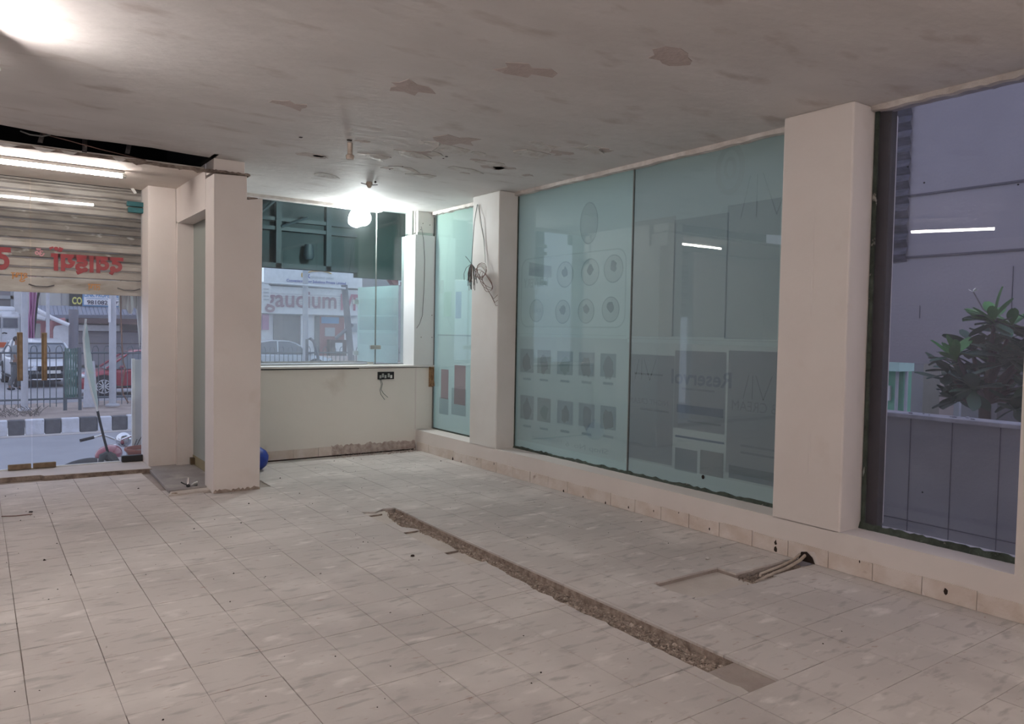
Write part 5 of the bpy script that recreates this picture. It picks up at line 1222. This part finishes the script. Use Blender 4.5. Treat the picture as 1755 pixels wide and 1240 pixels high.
# red pipe gate and pink cloth
rg = thing('red_gateway', 'red curved gateway behind the silver car', 'gate', ony(85, 600, 38))
MB().tube([ony(84, 622, 38), ony(84, 565, 38), ony(87, 556, 38), ony(94, 552, 38), ony(112, 550, 38)], .16, 10).build('curved_pipe', 'bred', rg)
pbox(70, 550, 82, 600, 38.1, .2).build('red_panel', 'bred', rg); pbox(58, 549, 72, 554, 38.05, .2).build('top_bar', 'bred', rg)
MB().tube([ony(62, 530, 37.8), ony(90, 545, 37.8), ony(118, 557, 37.8)], .09, 8).build('white_handrail', 'bwhite', rg)
MB().tube([ony(60, 541, 37.9), ony(78, 545, 37.9)], .12, 8).build('white_handrail', 'bwhite', rg)
g = MB(); rr = random.Random(3); vs = []; fs = []
for i in range(9):
    y = 470 + 152 * i / 8
    for j in range(5): q = ony((50 if i < 4 else 48) + (13 if i < 3 else 11) * j / 4, y, 36); vs.append((q[0], 36 + .12 * (j % 2) + rr.uniform(-.05, .05), q[2]))
for i in range(8):
    for j in range(4): fs.append((5 * i + j, 5 * i + 1 + j, 5 * i + 6 + j, 5 * i + 5 + j))
o = g.add(vs, fs).build('pink_drape', 'bpink'); o.modifiers.new('th', 'SOLIDIFY').thickness = .03; tag(recenter(o), 'pink drape hanging behind the left white pole', 'cloth')
tag(recenter(MB().tube([ony(74, 470, 36.3), ony(64, 512, 36.3), ony(53, 622, 36.3)], .05, 6).build('slanting_cable', 'tyre')), 'dark slanting cable beside the pink drape', 'cable')
# signboards
s1 = thing('signboard', 'black signboard with big yellow letters beside the blue bordered board', 'sign', ony(133, 526, 41.8))
pbox(119, 495, 141, 526, 41.8, .2).build('board', 'signblack', s1)
def stext(par, s, x, y, size_px, m, Y, width_px=None, bold=0.0, nm='lettering'):
    o_ = ony(x, y, Y); k_ = (ony(x + 10, y, Y) - ony(x, y, Y)).x / 10
    return text(s, size_px * k_ * 1.35, (o_[0], Y - .01, o_[2]), XR, ZU, m, nm, par, width=None if width_px is None else width_px * k_, bold=bold)
stext(s1, 'CO', 132, 515, 14, 'signyellow', 41.8, 17, .035)
s2 = thing('signboard', 'white board with blue border and a phone number in dark digits', 'sign', ony(178, 525, 41.7))
pbox(141.5, 490, 211, 525.5, 41.7, .3).build('border', 'signblue', s2); pbox(144, 492, 209, 523, 41.64, .05).build('face', 'bwhite', s2)
stext(s2, 'LINK PROPERTIES', 176, 506, 7.5, 'signblue', 41.62, 62, .03); stext(s2, '981082', 167, 518, 8, 'signdark', 41.62, 35, .02); stext(s2, '77', 202, 520, 8, 'signdark', 41.62, 11, .02)
pbox(148, 511.5, 206, 512.3, 41.63, .02).build('rule_line', 'signblue', s2)
s3 = thing('bracket_sign', 'narrow white box sign on the right white pole', 'sign', ony(189, 560, 22)); pbox(186.5, 512, 190, 552, 22, .1).build('box', 'bwhite', s3)

# ---- buildings across (seen through the back window)
GY = 37
gb = building('clinic_building', 'white fronted shop with large mauve name lettering', 380, 487, 617, 0, GY, 9, 'bwhite')
def gp2(name, m, x0, y0, x1, y1, dep=.15, par=gb, Y=GY): return on(par, name, m, x0, y0, x1, y1, Y, dep)
gp2('fascia_board', 'bwhite', 400, 492, 616, 538, .35)
gp2('dark_gap', 'bdark', 463, 490, 616, 493.5, .2)
for y in (505, 509, 513, 517, 521): gp2('fascia_groove', 'greyframe', 457, y, 616, y + .7, .37)
stext(gb, 'gaudium', 517, 517, 30, 'signmauve', GY - .40, 122, .015)
stext(gb, 'IVF', 600, 518, 26, 'signrose', GY - .40, 32, .03)
gp2('shop_opening', 'bdark', 469, 540, 516, 612, .1); gp2('white_door_post', 'bwhite', 516, 540, 520, 612, .25)
gp2('shop_opening', 'bdark', 540, 541, 548, 612, .1); gp2('poster_wall', 'bred', 548, 542, 590, 612, .12); gp2('poster', 'signblue', 551, 543, 581, 554, .15); gp2('poster', 'greyframe', 557, 561, 574, 576, .15)
gp2('poster', 'bpink', 450, 538, 461, 565, .15); gp2('kiosk', 'corrbrown', 565, 582, 594, 610, .5); gp2('kiosk_notice', 'bwhite', 575, 587, 587, 602, .55); gp2('side_poster', 'greyframe', 602, 554, 612, 569, .15)
gp2('pavement_edge', 'pinkledge', 440, 610, 620, 630, .8)
gk = thing('office_signboard', 'white office signboard above the shop with blue lettering', 'sign', ony(540, 490, GY - .6))
pbox(455, 461, 621, 490, GY - .6, .25).build('board', 'bwhite', gk)
def skt(*a, **k): return stext(gk, *a, **k)
skt('K', 529, 473, 6.5, 'signdblue', GY - .65, 5.5, .03); skt('ONVENIENT LIVING', 552, 476, 3.6, 'greyframe', GY - .65, 40, .01)
skt('Convenient Living Solutions Private Limited', 543, 483.5, 4.6, 'signdblue', GY - .65, 101, .02)
MB().tube([ony(x, y, GY - .65) for x, y in ((525, 467), (535, 464.5), (550, 464), (562, 466), (568, 469))], .03, 5).build('gold_swoosh', 'signgold', gk)
MB().ball(ony(518, 471, GY - .62), .06, (1, .2, 2), 8, 6).build('gold_mark', 'signgold', gk)
b4 = building('corner_building', 'grey violet building right of the white shop', 617, 440, 900, 0, 39, 8, 'bgrey')
rb = thing('roofside_sign', 'dark sloping signboard with one white letter by the white column', 'sign', ony(690, 480, 16))
q = [ony(x, y, 16) for x, y in ((668, 463), (694, 456), (694, 489), (675, 487), (668, 478))]
MB().poly(q, (0, .2, 0)).build('board', 'bmaroon', rb); MB().tube([(q[1][0] + .3, 16.1, -1.0), (q[1][0] + .3, 16.1, q[1][2])], .06, 8).build('support_post', 'poledark', rb); MB().tube([(q[1][0] - .1, 16.1, q[1][2] - .3), (q[1][0] + .3, 16.1, q[1][2] - .3)], .04, 8).build('support_arm', 'poledark', rb); text('K', .32, ony(690, 480, 15.95), XR, ZU, 'bwhite', 'lettering', rb, bold=.03)
pole(523.5, 380, 706, 21.0, .08, 'pole', 'pale street pole before the white fronted shop')
lp_ = pole(616, 488, 764, 15.5, .07, 'poledark', 'dark leaning pole outside the back window', name='leaning_pole', lean=-26)
MB().tube([ony(604, 556, 15.5), ony(575, 580, 15.5)], .04, 6).build('diagonal_brace', 'poledark', lp_)
tag(recenter(MB().tube([ony(405, 760, 15.2), ony(405, 481, 15.2), ony(500, 487, 15.2), ony(592, 494, 15.2)], .025, 6).build('horizontal_rail', 'bwhite')), 'thin white rail crossing above the mauve lettering outside the back window', 'rail')
P = [ony(x, y, 14) for x, y in ((526, 800), (526, 581), (532, 580), (538, 585), (541, 596), (545, 612), (548, 800))]
tag(recenter(MB().tube(P, .03, 6).build('bent_hoop', 'poledark')), 'bent grey metal hoop beyond the ledge', 'hoop')
nb = thing('notice_board', 'pale notice board at the left edge of the back window view', 'sign', ony(453, 520, 24)); pbox(440, 488, 463, 520, 24, .08).build('face', 'bwhite', nb); pbox(444, 520, 447, 665, 24.02, .05).build('leg', 'poledark', nb)
for k in range(4): pbox(452, 494 + 6 * k, 461, 496 + 6 * k, 23.98, .02).build('text_line', 'greyframe', nb)
# ledge outside back window and frosted outer screen
lo = struct('trim_7', (4, 9.4, 1), 'dusty pink ledge outside the back window')
box(2.0, 5.4, 8.76, 10.0, .85, 1.04).build('ledge', 'pinkledge', lo); box(2.0, 5.4, 9.94, 10.0, 1.04, 1.06).build('ledge_rim', 'lip', lo)
oscr = thing('glass_screen', 'low frosted teal glass screen with faint prints standing outside on the ledge', 'screen', (4.4, 9.3, 1.04))
A = Vector((4.29, 9.72, 1.06)); B = Vector((4.50, 8.50, 1.06)); B = A + (B - A) * .74; dv = (B - A).normalized()
def on_s(u, z, off=0.0): return A + dv * u + Vector((-.0 - off, -off * .2, z - 1.06))
Ls = (B - A).length
M['filmS'] = film_mat('outer_screen_film', (0.62, 0.74, 0.76), 0.5)
MB().poly([on_s(0, 1.07), on_s(Ls, 1.07), on_s(Ls, 2.08), on_s(0, 2.08)], (.010, .002, 0)).build('frosted_sheet', 'filmS', oscr)
for (z0, z1, m_) in ((1.70, 1.92, 'pr_mid'), (1.50, 1.68, 'pr_greydk'), (1.30, 1.46, 'pr_light')):
    MB().poly([on_s(.05, z0, .004), on_s(Ls - .02, z0, .004), on_s(Ls - .02, z1, .004), on_s(.05, z1, .004)], (.001, 0, 0)).build('printed_band', m_, oscr)
for z in (1.18, 1.88):
    c = on_s(.0, z, .01); MB().box(c[0] - .05, c[0] + .02, c[1] - .02, c[1] + .02, z - .03, z + .03).build('glass_clamp', 'steel', oscr)
# canopy and fascia seen from behind
cp = thing('shop_fascia', 'dark back of the shop fascia board and its steel frame outside the back window', 'canopy', (4.5, 9.9, 2.3))
zf = ony(500, 461, 9.9)[2]
box(1.9, 4.32, 9.90, 9.95, zf, 3.6).build('fascia_board', 'canopy', cp); box(4.32, 6.4, 9.90, 9.95, zf - .06, 3.6).build('fascia_board', 'canopygreen', cp, label='dark green panel')
box(1.9, 6.4, 8.75, 9.95, 3.35, 3.42).build('roof_sheet', 'canopy', cp)
for z in (2.92, 2.80, zf + .04): box(1.9, 4.32, 9.82, 9.90, z - .025, z + .025).build('frame_bar', 'canopyframe', cp)
box(1.9, 4.32, 9.80, 9.90, zf, zf + .06).build('frame_bar', 'canopyframe', cp)
for x in (3.22, 2.6, 3.9): box(x - .035, x + .035, 9.80, 9.89, zf, 3.4).build('frame_post', 'canopyframe', cp)
MB().tube([(3.25, 9.8, 2.82), (3.6, 9.8, 2.97)], .02, 6).build('frame_brace', 'canopyframe', cp)
MB().tube([(3.22, 9.8, 3.2), (2.9, 9.8, 2.9)], .02, 6).build('frame_brace', 'canopyframe', cp)
MB().lathe([(.05, 0), (.07, .05), (.05, .2)], (3.62, 9.8, 2.42), (0, 0, 1), 10).build('spot_lamp', 'canopyframe', cp)
# entrance fascia above the doors outside
box(-2.6, 1.9, 9.2, 9.3, 2.9, 3.7).build('upper_fascia', 'canopy', cp)

# =================================================================== OUTSIDE: right side, beyond window 3
gd = struct('trim_8', (7, 4, -.6), 'yard ground outside the right wall'); box(4.95, 40, -8, 8.6, -.8, -.6).build('yard_slab', 'parapet', gd)
pw = thing('parapet_wall', 'grey parapet wall with a dusty cap outside the clear window', 'wall', (6.3, 2, -.6))
box(6.2, 6.36, -4, 9.4, -.6, .86).build('wall_face', 'parapet', pw); box(6.18, 6.40, -4, 9.4, .86, .895).build('cap', 'paratop', pw, bevel=.008)
for y in (3.1, 2.78, 2.44, 2.10, 1.76, 1.4): box(6.194, 6.2, y, y + .006, -.6, .86).build('panel_joint', 'groove', pw)
box(6.194, 6.2, -4, 9.4, .02, .027).build('panel_joint', 'groove', pw)
rr = random.Random(2); g = MB()
for k in range(14): y = rr.uniform(2.2, 3.6); g.ball((6.22 + rr.uniform(0, .12), y, .9), rr.uniform(.006, .016), (1, 1.5, .6), 6, 5, .2, k)
o = g.build('cap_debris', 'paratop', pw); o['kind'] = 'stuff'
bw = thing('overhead_wall', 'huge grey concrete wall with grooves hanging above the parapet and tree', 'wall', (9, 3, 1.22))
box(9.0, 9.3, -8, 6.2, 1.225, 6.0).build('wall_face', 'concrete', bw)
for z in (3.19, 2.47): box(8.985, 9.0, -8, 4.68, z - .012, z + .012).build('groove', 'groove', bw)
box(8.993, 9.0, 3.49, 3.497, 1.4, 2.3).build('crack', 'groove', bw); box(8.993, 9.0, 4.45, 4.455, 1.75, 1.9).build('crack', 'groove', bw)
ps = thing('pleated_sheet', 'blackened pleated sheet hanging at the left of the grey concrete wall', 'sheet', (8.8, 4.9, 2.4))
n = 30; z0 = 2.42; vs = []; fs = []
for i in range(n + 1):
    z = z0 + (5.0 - z0) * i / n
    for j, y in enumerate((4.62, 4.8, 5.0, 5.3)): vs.append((8.995 - (.05 if i % 2 else 0) - .01 * j, y, z))
for i in range(n):
    for j in range(3): fs.append((4 * i + j, 4 * i + 1 + j, 4 * i + 5 + j, 4 * i + 4 + j))
MB().add(vs, fs).build('pleats', 'stripdark', ps, smooth=False)
# green house
gh = thing('green_house', 'small green painted house with a white framed window below the grey wall', 'building', (14.5, 7.5, -.6))
GXX = 13.8; cn = onx(1548, 650, GXX)
gx2 = ony(1562, 660, cn[1])[0]
box(GXX, gx2, cn[1], cn[1] + 4, -.6, 1.75).build('wall', 'greenwall', gh)
box(GXX - .35, gx2 - .12, cn[1] - .1, cn[1] + 4.2, onx(1520, 634, GXX)[2], onx(1520, 620, GXX)[2] + .15).build('eave', 'greenpale', gh)
def gq(x, y): p_ = onx(x, y, GXX); return p_[1], p_[2]
(a, b), (c, d_) = gq(1502, 659), gq(1527, 686)
wf = box(GXX - .06, GXX, c, a, d_, b).build('window_frame', 'whiteplastic', gh)
(a, b), (c, d_) = gq(1505, 662), gq(1524, 683); box(GXX - .07, GXX - .055, c, a, d_, b).build('window_pane', 'carglass', gh)
MB().tube([(GXX - .07, gq(1541, 650)[0], -.6), (GXX - .07, gq(1541, 650)[0], 1.05)], .03, 8).build('downpipe', 'greyframe', gh)
MB().tube([(GXX + .0, cn[1] - .06, -.6), (GXX + .0, cn[1] - .06, 1.2)], .03, 8).build('downpipe', 'greyframe', gh)
dk = thing('far_columns', 'dark recess with a beige column between the green house and the tree', 'building', (17, 7, -.6))
def dq(x0, x1, X, dep, z1, m, name):
    a = onx(x0, 660, X)[1]; b = onx(x1, 660, X)[1]; return box(X, X + dep, min(a, b), max(a, b), -.6, z1).build(name, m, dk)
dq(1560, 1700, 17.5, .3, 2.2, 'bdark', 'dark_back_wall'); dq(1582, 1611, 15.5, .6, 2.2, 'beige', 'column'); dq(1700, 2200, 18, .3, 3.0, 'bdark', 'dark_back_wall')
dq(1630, 1645, 16.5, .1, .9, 'greyframe', 'pale_post')
# plumeria tree
tr = thing('plumeria_tree', 'plumeria tree with long leaves and one white flower behind the parapet', 'tree', (7.6, 2.0, -.6))
TX = 7.4
def tp(x, y, X=TX): q = onx(x, y, X); return Vector(q)
br = []
root = Vector((TX + .1, tp(1690, 700)[1], -.6)); fork = tp(1688, 690, TX + .1)
heads = [tp(1705, 545, 7.3), tp(1640, 610, 7.2), tp(1735, 560, 7.5), tp(1665, 590, 7.5), tp(1720, 610, 7.2), tp(1690, 640, 7.6), tp(1760, 600, 7.3), tp(1625, 640, 7.4), tp(1775, 660, 7.4), tp(1745, 640, 7.7), tp(1670, 660, 7.1), tp(1790, 560, 7.6), tp(1650, 640, 7.6), tp(1710, 580, 7.6), tp(1740, 690, 7.5), tp(1640, 675, 7.5)]
MB().tube([root, fork], [.07, .05], 10).build('trunk', 'bark', tr)
for k, h in enumerate(heads):
    mid = fork.lerp(h, .5) + Vector((0, 0, -.05 if k % 2 else .03)); MB().tube([fork, mid, h], [.03, .022, .015], 6).build('branch', 'bark', tr)
def leaf_mesh(m):
    vs = []; fs = []; n = 6
    for i in range(n + 1):
        t = i / n; w_ = .23 * math.sin(math.pi * min(1, t * .92 + .04)) ** .8 * (.55 + .75 * t); z = -.10 * t * t
        vs += [(t, -w_, z + .02), (t, 0, z - .02), (t, w_, z + .02)]
    for i in range(n):
        for j in range(2): fs.append((3 * i + j, 3 * i + 3 + j, 3 * i + 4 + j, 3 * i + 1 + j))
    me = bpy.data.meshes.new('leaf'); me.from_pydata(vs, [], fs); me.materials.append(M[m]); me.polygons.foreach_set('use_smooth', [True] * len(fs)); me.update(); return me
lm1, lm2 = leaf_mesh('leaf'), leaf_mesh('leafdark'); rr = random.Random(12)
cnt = 0; off = Vector(tr.location)
def add_leaf(pos, dirv, L, me):
    d_ = Vector(dirv).normalized(); up = Vector((rr.uniform(-.3, .3), rr.uniform(-.3, .3), 1)); s_ = up.cross(d_).normalized(); u_ = d_.cross(s_)
    o = bpy.data.objects.new('leaf', me); COL.objects.link(o); o.parent = tr
    Mx = Matrix(((d_.x, s_.x, u_.x, pos[0] - off[0]), (d_.y, s_.y, u_.y, pos[1] - off[1]), (d_.z, s_.z, u_.z, pos[2] - off[2]), (0, 0, 0, 1))) @ Matrix.Scale(L, 4)
    o.matrix_local = Mx
for k, h in enumerate(heads):
    nl = 17
    for q in range(nl):
        a = 2 * math.pi * q / nl * 2.4 + rr.uniform(-.3, .3); el = rr.uniform(-.9, .5) if q > 4 else rr.uniform(.5, 1.4)
        add_leaf(h + Vector((0, 0, rr.uniform(-.08, .03))), (math.cos(a), math.sin(a), el * .8), rr.uniform(.18, .30), lm1 if (q < 6 and k in (0, 1, 2)) else lm2)
h = heads[0]
for (x, y) in ((1712, 490), (1733, 508), (1655, 525), (1650, 545), (1690, 548)): add_leaf(h, tp(x, y, 7.25) - h, (tp(x, y, 7.25) - h).length, lm1)
h = heads[1]
for (x, y) in ((1628, 578), (1638, 585)): add_leaf(h, tp(x, y, 7.15) - h, (tp(x, y, 7.15) - h).length * 1.2, lm1)
fl = tp(1668, 500, 7.28); MB().tube([heads[0], tp(1685, 530, 7.28), fl], .006, 5).build('flower_stalk', 'bark', tr)
for q in range(5):
    a = 2 * math.pi * q / 5; d_ = Vector((math.cos(a) * .5, math.sin(a), .5)).normalized(); s_ = d_.cross(ZU).normalized() * .012
    MB().add([fl, fl + d_ * .03 + s_, fl + d_ * .055, fl + d_ * .03 - s_], [(0, 1, 2, 3)]).build('petal', 'petal', tr)
